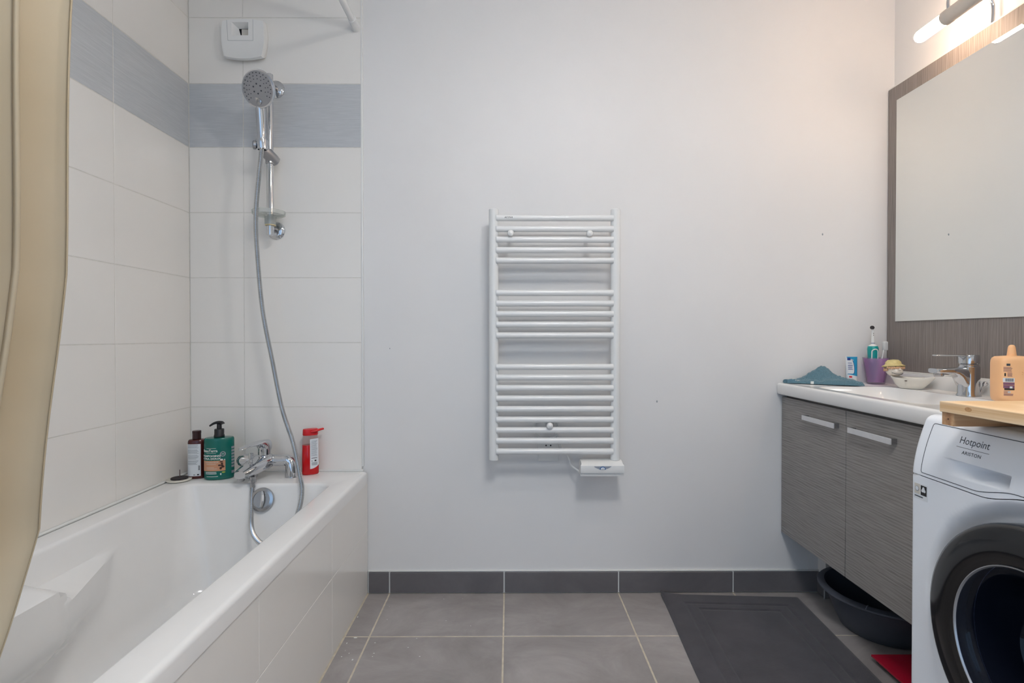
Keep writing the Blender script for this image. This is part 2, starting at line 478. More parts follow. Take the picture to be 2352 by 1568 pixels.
# ================================================================== BATH
RIM = 0.483
bath = thing('bathtub', 'white acrylic bathtub with sloping armrest along the left tiled wall', 'bathtub', (-0.905, 1.24, 0))
X0, X1, Y0, Y1 = XL + 0.0125, -0.5555, 0.395, YB - 0.0125
def ledge(x, y, z):
    """inner wall on the left side steps in below the rim: a wide shelf at the near end, a dipped armrest further on"""
    if x > -0.9 or y > 1.66: return x
    k = smooth(1.20, 1.275, y)                       # 0 near shelf, 1 dipped armrest
    zt = lerp(0.448, 0.400, k)
    xl = -1.018 if y < 1.22 else lerp(-1.018, -1.17, (y - 1.22) / 0.40)
    xl = lerp(xl, -1.13, smooth(0.33, 0.17, z))
    s = smooth(-0.003, 0.013, zt - z)
    return lerp(x, max(x, xl), s)
rings = []
def ring(x0, x1, y0, y1, r, z, led=False):
    rings.append([((ledge(px, py, z) if led else px), py, z) for px, py in rrect(x0, x1, y0, y1, r, 10, 60)])
ring(X0 + 0.02, X1 - 0.02, Y0 + 0.02, Y1 - 0.02, 0.004, 0.437)
ring(X0, X1, Y0, Y1, 0.006, 0.437)
ring(X0, X1, Y0, Y1, 0.006, 0.470)
for k in range(1, 6):
    a = PI / 2 * k / 5
    ring(X0 + 0.012 * (1 - math.cos(a)), X1 - 0.012 * (1 - math.cos(a)), Y0 + 0.012 * (1 - math.cos(a)), Y1 - 0.012 * (1 - math.cos(a)), 0.008, 0.470 + 0.013 * math.sin(a))
ix0, ix1, iy0, iy1 = -1.166, -0.632, 0.470, 1.918
for k in range(0, 5):
    a = PI / 2 * k / 4
    o = 0.010 * math.sin(a)
    ring(ix0 + o, ix1 - o, iy0 + o, iy1 - o, 0.045, RIM - 0.012 * (1 - math.cos(a)))
zs = [0.468, 0.460, 0.452, 0.444, 0.438, 0.432, 0.426, 0.418, 0.410, 0.402, 0.397, 0.392, 0.387, 0.381, 0.374, 0.36, 0.33, 0.30, 0.26, 0.22, 0.18]
for z in zs:
    t = (0.471 - z) / (0.471 - 0.10)
    ring(ix0 + 0.010 + 0.062 * t, ix1 - 0.010 - 0.058 * t, iy0 + 0.010 + 0.30 * t, iy1 - 0.010 - 0.085 * t, 0.045 + 0.075 * t, z, True)
for k in range(1, 9):
    a = PI / 2 * k / 8
    o = 0.07 * (1 - math.cos(a))
    ring(-1.108 + o, -0.692 - o, 0.77 + o, 1.838 - o, 0.11, 0.18 - 0.075 * math.sin(a), False)
ring(-0.95, -0.85, 1.2, 1.4, 0.04, 0.103)
part('tub', MB().loft(rings, False, True), 'acrylic', bath, 50)
# overflow dial with its knob on the tap-end inner wall
ov = Vector((-0.876, 1.896, 0.430)); oa = Vector((0, -0.97, 0.24)).normalized()
dial = part('overflow_dial', MB().lathe([(0.041, 0), (0.042, 0.006), (0.040, 0.011), (0.030, 0.013), (0.029, 0.010), (0.0, 0.010)], ov, oa, 48, capa=True), 'chrome_satin', bath)
kb = MB(); u = Vector((1, 0, 0)); w = oa.cross(u)
pts = []
for i in range(13):
    a = -1 + 2 * i / 12
    pts.append(ov + oa * (0.013) + w * (a * 0.030) + u * (0.006 * (1 - a * a)))
kb.tube(pts, 0.006, 8, radii=[0.003 + 0.0045 * math.sqrt(max(0, 1 - (-1 + 2 * i / 12) ** 2)) for i in range(13)])
part('dial_grip', kb, 'chrome', dial)
part('waste', MB().lathe([(0.036, 0.0), (0.036, 0.003), (0.02, 0.006), (0, 0.006)], (-0.9, 1.66, 0.104), (0, 0, 1), 32), 'chrome', bath)
# bath panel
bp = struct('trim_4', MB().box((-0.585, 0.40, 0.0), (-0.5587, YB - 0.002, 0.436)).box((XL + 0.009, 0.40, 0.0), (-0.585, 0.42, 0.436)), 'grout_white', 'white tiled side panel of the bath')
PY = [YB - 0.004, 1.675, 1.185, 0.695, 0.40]
PZ = [0.0, 0.249, 0.4365]
for k in range(2):
    for j in range(4):
        y0, y1 = PY[j + 1] + 0.001, PY[j] - 0.001; z0, z1 = PZ[k] + 0.001, PZ[k + 1] - 0.001
        piece('wall_tile', (0.008, y1 - y0, z1 - z0), 'tile_white', bp, (-0.562, (y0 + y1) / 2, (z0 + z1) / 2), 0.0008)

# ---- bath mixer tap
TX, TY = -0.918, 2.006
tap = thing('bath_mixer_tap', 'chrome single lever bath mixer standing on the tub deck', 'tap', (TX, TY, RIM))
RB = 0.5445
part('body', MB().lathe([(0.004, -0.102), (0.014, -0.100), (0.021, -0.092), (0.024, -0.078), (0.0235, -0.05), (0.0215, -0.03), (0.0215, 0.06), (0.0205, 0.078)], (TX, TY, RB), (1, 0, 0), 32), 'chrome', tap)
lgp = bez([(TX + 0.060, TY, RB), (TX + 0.084, TY, RB + 0.001), (TX + 0.0955, TY, RB - 0.012), (TX + 0.099, TY, RB - 0.035), (TX + 0.100, TY, RIM + 0.0005)], 8)
part('leg', MB().tube(lgp, 0, 28, radii=[lerp(0.0205, 0.0195, i / 16) if i < 16 else lerp(0.0195, 0.0235, (i - 16) / 16) for i in range(len(lgp))]), 'chrome', tap)
part('leg', MB().lathe([(0.0235, 0), (0.0235, 0.003), (0.0205, 0.02), (0.019, 0.055)], (TX - 0.052, TY, RIM + 0.0005), (0, 0, 1), 28), 'chrome', tap)
def sk_(t): return TX - 0.26 * max(0, t - 0.02)      # spout and lever point slightly to the left
sp = []
for t_, hw, zt, zb in ((-0.015, 0.030, 0.568, 0.523), (0.0, 0.040, 0.570, 0.519), (0.03, 0.040, 0.566, 0.516), (0.06, 0.037, 0.559, 0.513), (0.09, 0.032, 0.549, 0.509), (0.118, 0.027, 0.540, 0.506), (0.132, 0.019, 0.534, 0.509)):
    y = TY - t_; zc, hz = (zt + zb) / 2, (zt - zb) / 2
    sp.append([(sk_(t_) + hw * math.copysign(abs(math.cos(a)) ** 0.65, math.cos(a)), y, zc + hz * math.copysign(abs(math.sin(a)) ** 0.65, math.sin(a))) for a in [2 * PI * i / 28 for i in range(28)]])
part('spout', MB().loft(sp), 'chrome', tap)
part('aerator', MB().lathe([(0.0125, 0), (0.013, -0.008), (0.0110, -0.012), (0.0, -0.010)], (sk_(0.117) - 0.006, TY - 0.117, 0.510), (0, 0, 1), 20), 'chrome_satin', tap)
part('diverter_knob', MB().lathe([(0.008, 0), (0.008, 0.004), (0.005, 0.006), (0.005, 0.018), (0.008, 0.020), (0.008, 0.038), (0.006, 0.040)], (sk_(0.078), TY - 0.078, 0.549), (0, 0, 1), 18), 'chrome', tap)
part('cartridge', MB().lathe([(0.029, 0), (0.027, 0.010), (0.022, 0.013), (0.022, 0.050), (0.020, 0.052)], (TX, TY - 0.006, 0.556), (0, 0, 1), 28), 'chrome', tap)
lv = []
for t_, hw, zc, hz in ((-0.026, 0.010, 0.598, 0.018), (-0.020, 0.020, 0.598, 0.024), (0.0, 0.0235, 0.599, 0.025), (0.014, 0.0225, 0.606, 0.019), (0.026, 0.021, 0.614, 0.011), (0.05, 0.0185, 0.617, 0.0065), (0.085, 0.015, 0.616, 0.0045), (0.112, 0.012, 0.612, 0.004), (0.120, 0.006, 0.610, 0.002)):
    y = TY - 0.006 - t_
    lv.append([(sk_(t_ * 1.1) + hw * math.copysign(abs(math.cos(a)) ** 0.75, math.cos(a)), y, zc + hz * math.copysign(abs(math.sin(a)) ** 0.75, math.sin(a))) for a in [2 * PI * i / 24 for i in range(24)]])
lever = part('lever', MB().loft(lv), 'chrome', tap)
part('lever_mark', MB().lathe([(0.0028, 0), (0.0028, 0.0012), (0, 0.0014)], (TX, TY - 0.0272, 0.586), (0, -1, 0), 12), 'print_dark', tap)
part('hose_outlet', MB().lathe([(0.012, 0), (0.012, -0.010), (0.0135, -0.011), (0.0135, -0.020), (0.0095, -0.022), (0.0095, -0.038)], (-0.915, TY - 0.104, 0.511), (0, 0, 1), 20), 'chrome_satin', tap)

# ---- shower rail
RX, RY = -0.905, 2.030
rail = thing('shower_rail', 'chrome riser rail with sliding holder and clear dish on the tiled wall', 'shower rail', (RX, RY, 1.39))
part('bar', MB().cyl((RX, RY, 1.392), (RX, RY, 1.998), 0.0125, 24, bev=0.001), 'chrome', rail)
for z in (1.968, 1.421):
    part('wall_bracket', MB().lathe([(0.034, 0), (0.034, 0.004), (0.028, 0.010), (0.012, 0.012), (0.0105, 0.018), (0.0105, 0.058)], (RX - 0.003, YB - 0.0093, z), (0, -1, 0), 32), 'chrome', rail)
sl = MB()
d = Vector((-0.38, -0.80, 0.46)).normalized()
c0 = Vector((RX + 0.016, RY + 0.022, 1.672))
sl.lathe([(0.012, 0.0), (0.0205, 0.006), (0.022, 0.016), (0.022, 0.05), (0.019, 0.066), (0.017, 0.072)], c0, d, 28)
slider = part('slider', sl, 'nickel', rail)
part('slider_collar', MB().cyl((RX, RY, 1.660), (RX, RY, 1.706), 0.0165, 24, bev=0.002), 'chrome_satin', slider)
HB = Vector((-0.902, 1.958, 1.702))         # bottom of the hand shower grip
hd = Vector((-0.02, -0.05, 1.0)).normalized()
part('cradle', MB().lathe([(0.015, -0.012), (0.0195, -0.010), (0.021, 0.006), (0.0215, 0.022), (0.0175, 0.022), (0.016, -0.004)], HB, hd, 26, capa=False, capb=False), 'chrome', slider)
part('slider_knob', MB().lathe([(0.010, 0), (0.016, 0.002), (0.016, 0.010), (0.012, 0.013)], HB + Vector((-0.017, -0.006, 0.002)), (-0.9, -0.4, 0), 22), 'chrome_satin', slider)
dish = part('soap_tray', MB().lathe([(0.014, 0.0), (0.050, 0.0), (0.058, 0.004), (0.060, 0.018), (0.058, 0.018), (0.055, 0.006), (0.014, 0.004)], (RX, RY - 0.012, 1.462), (0, 0, 1), 40, capa=False, capb=False, sy=1.0), 'clear_plastic', rail)
part('tray_collar', MB().lathe([(0.0215, 0.030), (0.0205, 0.004), (0.0195, 0.0), (0.014, 0.0), (0.014, 0.03)], (RX, RY, 1.432), (0, 0, 1), 24, capa=False, capb=False), 'clear_plastic', dish)
part('tray_gasket', MB().lathe([(0.0195, 0.003), (0.0195, 0.0), (0.0135, 0.0), (0.0135, 0.004)], (RX, RY, 1.4285), (0, 0, 1), 24, capa=False, capb=False), 'wax_yellow', dish)
# ---- hand shower
hs = thing('hand_shower', 'chrome hand shower with round grey spray face in the rail holder', 'shower head', HB[:])
HC = Vector((-0.889, 1.905, 1.886))            # centre of the face
HN = Vector((-0.20, -0.93, -0.31)).normalized() # spray direction
gp = bez([HB + hd * -0.004, HB + Vector((0.0, -0.003, 0.045)), HB + Vector((0.002, -0.012, 0.098)), (-0.897, 1.934, 1.843), (-0.893, 1.928, 1.862)], 8)
nr = len(gp)
part('grip', MB().tube(gp, 0.0, 20, radii=[lerp(0.0135, 0.0165, smooth(0, 0.55, i / nr)) if i / nr < 0.62 else lerp(0.0165, 0.023, smooth(0.62, 1, i / nr)) for i in range(nr)]), 'chrome', hs)
head = part('head_shell', MB().lathe([(0.0, -0.030), (0.028, -0.028), (0.050, -0.018), (0.0625, -0.006), (0.0645, 0.0), (0.0635, 0.003), (0.0595, 0.004)], HC, HN, 48, ref=(0, 0, 1)), 'chrome', hs)
part('spray_face', MB().lathe([(0.0595, 0.0035), (0.058, 0.0055), (0.03, 0.0068), (0.0, 0.007)], HC, HN, 48, capa=False, ref=(0, 0, 1)), 'nickel', head)
fu = (Vector((0, 0, 1)) - HN * HN.z).normalized(); fv = HN.cross(fu)
dots = MB()
for rr, n in ((0.052, 24), (0.042, 18), (0.032, 14)):
    for i in range(n):
        a = 2 * PI * (i + 0.5) / n
        if math.cos(a) < -0.72 and rr > 0.03: continue
        dots.lathe([(0.0019, 0.005), (0.0016, 0.0075), (0, 0.0078)], HC + fu * (rr * math.cos(a)) + fv * (rr * math.sin(a)), HN, 6)
for i in range(6):
    a = 2 * PI * i / 6
    dots.lathe([(0.003, 0.006), (0.0025, 0.0082), (0, 0.0084)], HC + fu * (0.016 * math.cos(a)) + fv * (0.016 * math.sin(a)), HN, 8)
nz = part('spray_nozzles', dots, 'rubber', head); nz['kind'] = 'stuff'
part('mode_button', MB().lathe([(0.0105, 0.004), (0.0105, 0.009), (0.008, 0.011), (0, 0.0115)], HC - fu * 0.042 + fv * 0.002, HN, 24), 'chrome_satin', head)
# ---- hose: ribbed metal
hp = bez([HB + hd * -0.002, (-0.906, 1.957, 1.66), (-0.924, 1.955, 1.46), (-0.918, 1.955, 1.29), (-0.898, 1.95, 1.10), (-0.862, 1.945, 0.92), (-0.826, 1.94, 0.75), (-0.782, 1.930, 0.625),
          (-0.752, 1.905, 0.53), (-0.728, 1.872, 0.465), (-0.725, 1.820, 0.400), (-0.745, 1.76, 0.345), (-0.80, 1.745, 0.330), (-0.846, 1.775, 0.340), (-0.883, 1.825, 0.360), (-0.905, 1.872, 0.400), (-0.914, 1.894, 0.442), (-0.915, 1.901, 0.476)], 24)
# resample evenly so that the ribs are regular
L = [0]
for a, b in zip(hp, hp[1:]): L.append(L[-1] + (b - a).length)
def at_len(s):
    for i in range(len(L) - 1):
        if L[i + 1] >= s: return hp[i].lerp(hp[i + 1], (s - L[i]) / max(1e-9, L[i + 1] - L[i]))
    return hp[-1]
NS = int(L[-1] / 0.0019)
solo('shower_hose', MB().tube([at_len(L[-1] * i / NS) for i in range(NS + 1)], 0, 10, radii=[0.0088 if i % 2 else 0.0070 for i in range(NS + 1)]), 'hose_steel',
     'ribbed chrome shower hose hanging from the hand shower into the bath', 'hose', angle=60)

# ---- extractor grille
VX, VZ = -1.020, 2.146
vent = thing('extractor_vent', 'white plastic extractor grille high on the tiled wall', 'vent', (VX, YB, VZ))
def vout(hw, ht, hb, n=16):
    """outline: slightly barrel-shaped sides, narrower at the foot, bowed top and foot"""
    P = []
    for i in range(n + 1):  # top, left -> right
        a = -1 + 2 * i / n; P.append((a * hw * 0.93, ht - 0.008 * a * a))
    for i in range(1, n + 1):  # right side down
        t = i / n; P.append((hw * (0.93 + 0.09 * math.sin(PI * t * 0.9) - 0.10 * t * t), lerp(ht - 0.008, -hb + 0.010, t)))
    for i in range(1, n + 1):
        a = 1 - 2 * i / n; P.append((a * hw * 0.862, -hb + 0.010 * a * a))
    for i in range(1, n):
        t = 1 - i / n; P.append((-hw * (0.93 + 0.09 * math.sin(PI * t * 0.9) - 0.10 * t * t), lerp(ht - 0.008, -hb + 0.010, t)))
    return P
vr = []
for k, y, hb in ((0.97, 0.009, 0.066), (1.0, 0.020, 0.071), (1.0, 0.032, 0.077), (0.955, 0.043, 0.078)):
    vr.append([(VX + x * k, YB - y, VZ + z * k) for x, z in vout(0.086, 0.080, hb)])
body = MB().loft(vr, True, False)
# front shell with an opening
ho = [(-0.042, 0.014), (0.022, 0.014), (0.022, 0.064), (-0.042, 0.064)]
bm = bmesh.new()
outer = [bm.verts.new(p) for p in vr[-1]]
yf = YB - 0.043
inner = [bm.verts.new((VX + x, yf, VZ + z)) for x, z in ho]
eo = [bm.edges.new((outer[i], outer[(i + 1) % len(outer)])) for i in range(len(outer))]
ei = [bm.edges.new((inner[i], inner[(i + 1) % 4])) for i in range(4)]
bmesh.ops.triangle_fill(bm, use_beauty=True, use_dissolve=False, edges=eo + ei)
body.addbm(bm)
# funnel of the opening
hb_ = [(-0.016, 0.016), (0.020, 0.016), (0.020, 0.052), (-0.026, 0.052)]
body.loft([[(VX + x, yf, VZ + z) for x, z in ho], [(VX + x, YB - 0.018, VZ + z) for x, z in hb_]], False, False)
part('grille_body', body, 'white_plastic', vent, 25)
part('duct', MB().box((VX - 0.03, YB - 0.016, VZ + 0.010), (VX + 0.03, YB - 0.010, VZ + 0.058)), 'dark_gap', vent)
part('flap', MB().box((VX - 0.014, YB - 0.021, VZ + 0.0165), (VX + 0.020, YB - 0.0185, VZ + 0.049)), 'cream_cover', vent)
fr = MB()
for (xa, za, xb, zb) in ((-0.056, -0.006, -0.060, 0.072), (0.040, -0.006, 0.040, 0.074), (-0.056, -0.006, 0.040, -0.006)):
    fr.tube([(VX + xa, yf - 0.0002, VZ + za), (VX + xb, yf - 0.0002, VZ + zb)], 0.0005, 6)
part('panel_seam', fr, 'print_grey', vent)
part('embossed_mark', MB().box((VX - 0.013, yf - 0.0005, VZ - 0.020), (VX + 0.003, yf + 0.001, VZ - 0.0175), 0.0003, 1), 'white_plastic', vent)

# ---- curtain rod and curtain
rod = thing('curtain_rod', 'white tubular shower curtain rod fixed above the bath', 'curtain rod', (-0.596, 1.0, 2.209))
part('rod', MB().cyl((-0.596, YF + 0.012, 2.209), (-0.596, YB - 0.02, 2.209), 0.0125, 20), 'white_paint_metal', rod)
for y, s in ((YB - 0.0095, -1), (YF + 0.0005, 1)):
    part('end_cap', MB().lathe([(0.0185, 0), (0.0185, 0.006), (0.0165, 0.016), (0.0150, 0.060), (0.0125, 0.061)], (-0.596, y, 2.209), (0, s, 0), 24), 'white_plastic', rod)
def curtain_fn(u, v):
    """u along the rod (0 = free edge), v from top to hem"""
    z = lerp(2.200, 0.415, v)
    edge_y = [(2.2, 0.758), (1.476, 0.762), (1.1, 0.772), (1.0, 0.766), (0.74, 0.743), (0.64, 0.700), (0.60, 0.680), (0.55, 0.655), (0.415, 0.60)]
    for (za, ya), (zb, yb) in zip(edge_y, edge_y[1:]):
        if z >= zb - 1e-9: ye = lerp(ya, yb, (za - z) / (za - zb)); break
    d_ = u * 0.57
    drop = smooth(0.0, 1.0, v)
    ph = 2 * PI * d_ / 0.076
    amp = lerp(0.022, 0.032, drop) * (0.85 + 0.15 * math.sin(3.1 * u * 9))
    x = -0.622 - 0.060 * drop + amp * math.cos(ph) + 0.004 * math.sin(5 * z + 9 * u)
    y = ye - d_ + 0.012 * math.sin(2 * ph) + 0.0035 * math.sin(11 * z + 2) * (1 - u)
    return (x, y, z)
def curtain_off(u, v):
    x, y, z = curtain_fn(u, v); return (x - 0.0012, y + 0.0004, z)
cur = thing('shower_curtain', 'beige shower curtain gathered at the near end of the rod', 'curtain', (-0.62, 0.4, 0.415))
part('cloth', MB().slab(curtain_fn, 260, 60, curtain_off), 'curtain_cloth', cur, 80)

# ================================================================== THINGS ON THE BATH DECK
def oval_bottle(mb, c, hw, hd_, prof, seg=40, ang=0, pw=2.0):
    """prof: (scale, z) list; superellipse cross-section hw x hd_ turned by ang"""
    ca, sa = math.cos(ang), math.sin(ang); rr = []
    for k, z in prof:
        r = []
        for i in range(seg):
            a = 2 * PI * i / seg
            x = hw * k * math.copysign(abs(math.cos(a)) ** (2 / pw), math.cos(a)); y = hd_ * k * math.copysign(abs(math.sin(a)) ** (2 / pw), math.sin(a))
            r.append((c[0] + x * ca - y * sa, c[1] + x * sa + y * ca, c[2] + z))
        rr.append(r)
    return mb.loft(rr)
def wrap(c, hw, hd_, ang, pw=2.0, eps=0.0006):
    """(distance round the bottle from its front line, height) -> point just off the surface"""
    ca, sa = math.cos(ang), math.sin(ang)
    tab = [(0.0, 0.0, -hd_)]; N = 240
    for i in range(1, N + 1):
        a = PI * i / N - PI / 2
        x = hw * math.copysign(abs(math.cos(a)) ** (2 / pw), math.cos(a)); y = hd_ * math.copysign(abs(math.sin(a)) ** (2 / pw), math.sin(a))
        tab.append((tab[-1][0] + math.hypot(x - tab[-1][1], y - tab[-1][2]), x, y))
    def fn(q, z):
        l = min(abs(q), tab[-1][0] - 1e-6); lo, hi = 0, N
        while hi - lo > 1:
            m_ = (lo + hi) // 2
            if tab[m_][0] <= l: lo = m_
            else: hi = m_
        f = (l - tab[lo][0]) / max(1e-9, tab[hi][0] - tab[lo][0])
        x = lerp(tab[lo][1], tab[hi][1], f); y = lerp(tab[lo][2], tab[hi][2], f)
        nx, ny = abs(x / hw) ** (pw - 1) / hw, math.copysign(abs(y / hd_) ** (pw - 1), y) / hd_
        n = math.hypot(nx, ny) or 1
        x += eps * nx / n; y += eps * ny / n
        if q < 0: x = -x
        return (c[0] + x * ca - y * sa, c[1] + x * sa + y * ca, c[2] + z)
    return fn
def patch(fn, x0, x1, z0, z1, n=14, nz_=2):
    return MB().grid(lambda u, v: fn(lerp(x0, x1, u), lerp(z0, z1, v)), n, nz_)
def lines(fn, rows, mat_, parent, name, x0, x1, h=0.0012, jag=0.25):
    mb = MB()
    for z in rows:
        xe = x1 - (x1 - x0) * jag * random.random()
        mb.grid(lambda u, v: fn(lerp(x0, xe, u), lerp(z, z + h, v)), 8, 1)
    return part(name, mb, mat_, parent)
# brown bottle
bc = (-1.164, 1.990, RIM + 0.001)
bb = thing('shampoo_bottle', 'small dark brown bottle with white label in the bath corner', 'bottle', bc)
oval_bottle_prof = [(0.94, 0.0), (1.0, 0.004), (1.0, 0.132), (0.97, 0.139), (0.86, 0.143), (0.5, 0.145)]
part('bottle_body', oval_bottle(MB(), bc, 0.029, 0.020, oval_bottle_prof, ang=0.25, pw=2.6), 'brown_bottle', bb)
part('cap', MB().lathe([(0.0135, 0), (0.0145, 0.001), (0.0145, 0.020), (0.0150, 0.021), (0.0150, 0.029), (0.0135, 0.0305)], (bc[0], bc[1], bc[2] + 0.145), (0, 0, 1), 28), 'brown_cap', bb)
wf_ = wrap(bc, 0.029, 0.020, 0.25, 2.6)
lb = part('label', patch(wf_, -0.0330, 0.018, 0.010, 0.128), 'label_white', bb)
wf2 = wrap(bc, 0.029, 0.020, 0.25, 2.6, 0.0010)
lines(wf2, [0.124 - 0.0034 * i for i in range(22) if i not in (4, 10, 16)], 'print_grey', lb, 'label_print', -0.026, 0.012, 0.0014)
bar_ = MB()
for i in range(8): bar_.grid(lambda u, v: wf2(lerp(0.010, 0.0155, u), lerp(0.032 + i * 0.0022, 0.0332 + i * 0.0022, v)), 2, 1)
part('barcode', bar_, 'print_black', lb)
part('label_icon', patch(wf2, 0.006, 0.0125, 0.013, 0.0175, 3, 1), 'print_black', lb)
part('label_icon', patch(wf2, -0.006, 0.000, 0.013, 0.0170, 3, 1), 'print_grey', lb)
# green pump bottle
gc = (-1.077, 1.984, RIM + 0.001); GA = 0.34
gb = thing('pump_bottle', 'green pump shampoo bottle with copper label and black pump', 'bottle', gc)
part('bottle_body', oval_bottle(MB(), gc, 0.050, 0.031, [(0.92, 0.0), (0.985, 0.003), (1.0, 0.008), (1.0, 0.142), (0.985, 0.148), (0.93, 0.1515), (0.4, 0.153)], ang=GA), 'green_bottle', gb)
gz = gc[2] + 0.153
pump = part('pump', MB().lathe([(0.0175, 0.0), (0.0185, 0.002), (0.0175, 0.008), (0.0165, 0.010), (0.0165, 0.028), (0.0150, 0.030), (0.0085, 0.031), (0.0080, 0.048)], (gc[0], gc[1], gz), (0, 0, 1), 28), 'black_plastic', gb)
nzp = [(0.0135, 0.0, 0.047), (0.010, 0.0, 0.052), (-0.004, 0, 0.0535), (-0.016, -0.004, 0.051), (-0.026, -0.007, 0.045), (-0.031, -0.009, 0.041)]
part('pump_nozzle', MB().tube(bez([(gc[0] + a, gc[1] + b, gz + c) for a, b, c in nzp], 5), 0, 14, radii=[lerp(0.0075, 0.003, i / 25) for i in range(26)], flat=0.9), 'black_plastic', pump)
gw = wrap(gc, 0.050, 0.031, GA, 2.0, 0.0006); gw2 = wrap(gc, 0.050, 0.031, GA, 2.0, 0.0011)
cl = part('copper_label', patch(gw, -0.058, 0.024, 0.033, 0.071, 30, 3), 'copper_label', gb)
def ptxt(s, size, x, z, m, par, al='LEFT', bold=0.0, sx=1.0, name='lettering', fn=None, **k):
    return part(name, text_mb(s, size, lambda a, b: (fn or gw2)(x + a, z + b), al, bold, sx, **k), m, par)
ptxt('BeauTerra', 0.0135, -0.001, 0.103, 'print_white', gb, 'RIGHT', 0.0002, 0.95)
ptxt('SHAMPOOING', 0.0090, 0.009, 0.0855, 'print_white', gb, 'RIGHT', 0.0003, 1.25)
ptxt('ULTRA DOUX', 0.0090, 0.009, 0.0755, 'print_white', gb, 'RIGHT', 0.0003, 1.25)
ptxt('RÉPARATEUR', 0.0070, 0.002, 0.0625, 'cream_cover', cl, 'RIGHT', 0.0, 1.1)
lines(gw2, [0.0575, 0.0455, 0.0405], 'cream_cover', cl, 'label_print', -0.040, -0.002, 0.0013, 0.3)
lines(gw2, [0.0125], 'print_white', gb, 'label_print', -0.040, 0.004, 0.0016, 0.1)
lines(gw2, [0.0275, 0.0225], 'print_white', gb, 'label_print', -0.044, -0.004, 0.0022, 0.1)
part('label_rule', patch(gw2, -0.040, -0.006, 0.1155, 0.1165, 8, 1), 'print_white', gb)
part('label_rule', patch(gw2, -0.040, -0.006, 0.0985, 0.0993, 8, 1), 'print_white', gb)
rg = MB(); rgi = [(math.cos(2 * PI * i / 20), math.sin(2 * PI * i / 20)) for i in range(20)]
rg.add([gw2(0.016 + 0.0095 * a, 0.0945 + 0.0095 * b) for a, b in rgi] + [gw2(0.016 + 0.0062 * a, 0.0945 + 0.0062 * b) for a, b in rgi], [(i, (i + 1) % 20, 20 + (i + 1) % 20, 20 + i) for i in range(20)])
part('round_seal', rg, 'print_grey', gb)
part('round_seal', patch(gw2, 0.012, 0.020, 0.0935, 0.0955, 3, 1), 'print_white', gb)
nuts = MB()
for (x, z, a, b) in ((0.005, 0.054, 0.005, 0.003), (0.013, 0.0535, 0.0045, 0.0035), (0.009, 0.043, 0.004, 0.005), (0.016, 0.048, 0.005, 0.004), (0.011, 0.0665, 0.006, 0.0022), (0.013, 0.060, 0.004, 0.003)):
    nuts.add([gw2(x + a * p, z + b * q) for p, q in rgi], [tuple(range(20))])
part('nut_print', nuts, 'brown_print', cl)
part('leaf_print', MB().add([gw2(0.018 + 0.006 * p, 0.0275 + 0.003 * q) for p, q in rgi], [tuple(range(20))]), 'leaf_print', gb)
part('drop_print', MB().add([gw2(0.009 + 0.0022 * p, 0.0215 + 0.004 * q) for p, q in rgi], [tuple(range(20))]), 'print_white', gb)
part('flower_print', MB().add([gw2(0.012 + 0.005 * p, 0.074 + 0.003 * q) for p, q in rgi], [tuple(range(20))]).add([gw2(0.0215 + 0.002 * p, 0.0735 + 0.0025 * q) for p, q in rgi], [tuple(range(20))]), 'print_white', gb)
sidep = MB()
for i in range(7):
    sidep.grid(lambda u, v: gw2(lerp(0.0450, 0.0600, u), lerp(0.118 - i * 0.0115, 0.110 - i * 0.0115, v)), 4, 1)
sidep.grid(lambda u, v: gw2(lerp(0.0450, 0.0600, u), lerp(0.019, 0.029, v)), 4, 1)
part('side_print', sidep, 'print_grey', gb)
# round dish with dark disc and stick
dc = (-1.205, 1.948, RIM + 0.0005)
rd = thing('round_dish', 'flat round white dish with dark disc and thin upright stick on bath rim', 'dish', dc)
part('plate', MB().lathe([(0.034, 0), (0.040, 0.002), (0.042, 0.005), (0.0405, 0.0075), (0.0, 0.0075)], dc, (0, 0, 1), 40), 'stone_white', rd)
part('disc', MB().lathe([(0.028, 0.0072), (0.0285, 0.011), (0.027, 0.0125), (0.022, 0.0118), (0.020, 0.0125), (0.014, 0.0115), (0.0, 0.012)], (dc[0] + 0.002, dc[1], dc[2]), (0, 0, 1), 36), 'soap_black', rd)
part('stick', MB().cyl((dc[0] + 0.002, dc[1] + 0.002, dc[2] + 0.0115), (dc[0] + 0.002, dc[1] + 0.002, dc[2] + 0.040), 0.0013, 8), 'stick', rd)
# red shower gel bottle
rc = (-0.762, 2.044, RIM + 0.001); RA = 0.50
rb = thing('shower_gel_bottle', 'clear bottle of red gel with open red flip cap beside the mixer', 'bottle', rc)
RW, RD = 0.0305, 0.018
part('bottle_shell', oval_bottle(MB(), rc, RW, RD, [(0.955, 0.1125), (0.95, 0.115), (0.93, 0.13), (0.88, 0.148), (0.82, 0.150)], ang=RA, pw=2.4), 'clear_bottle', rb)
part('gel', oval_bottle(MB(), rc, RW, RD, [(0.94, 0.0), (1.0, 0.004), (1.0, 0.06), (0.955, 0.112), (0.94, 0.1125)], ang=RA, pw=2.4), 'red_liquid', rb)
part('gel_core', oval_bottle(MB(), rc, RW - 0.006, RD - 0.006, [(0.93, 0.004), (1.0, 0.007), (1.0, 0.06), (0.95, 0.110), (0.5, 0.111)], ang=RA, pw=2.2), 'red_plastic', rb)
cap = part('flip_cap', oval_bottle(MB(), (rc[0], rc[1], rc[2] + 0.149), RW * 0.92, RD * 0.95, [(0.96, 0.0), (1.0, 0.002), (0.97, 0.020), (0.93, 0.0235), (0.2, 0.0245)], ang=RA, pw=2.6), 'red_plastic', rb)
ca, sa = math.cos(RA), math.sin(RA)
def rl(x, y, z): return (rc[0] + x * ca - y * sa, rc[1] + x * sa + y * ca, rc[2] + z)
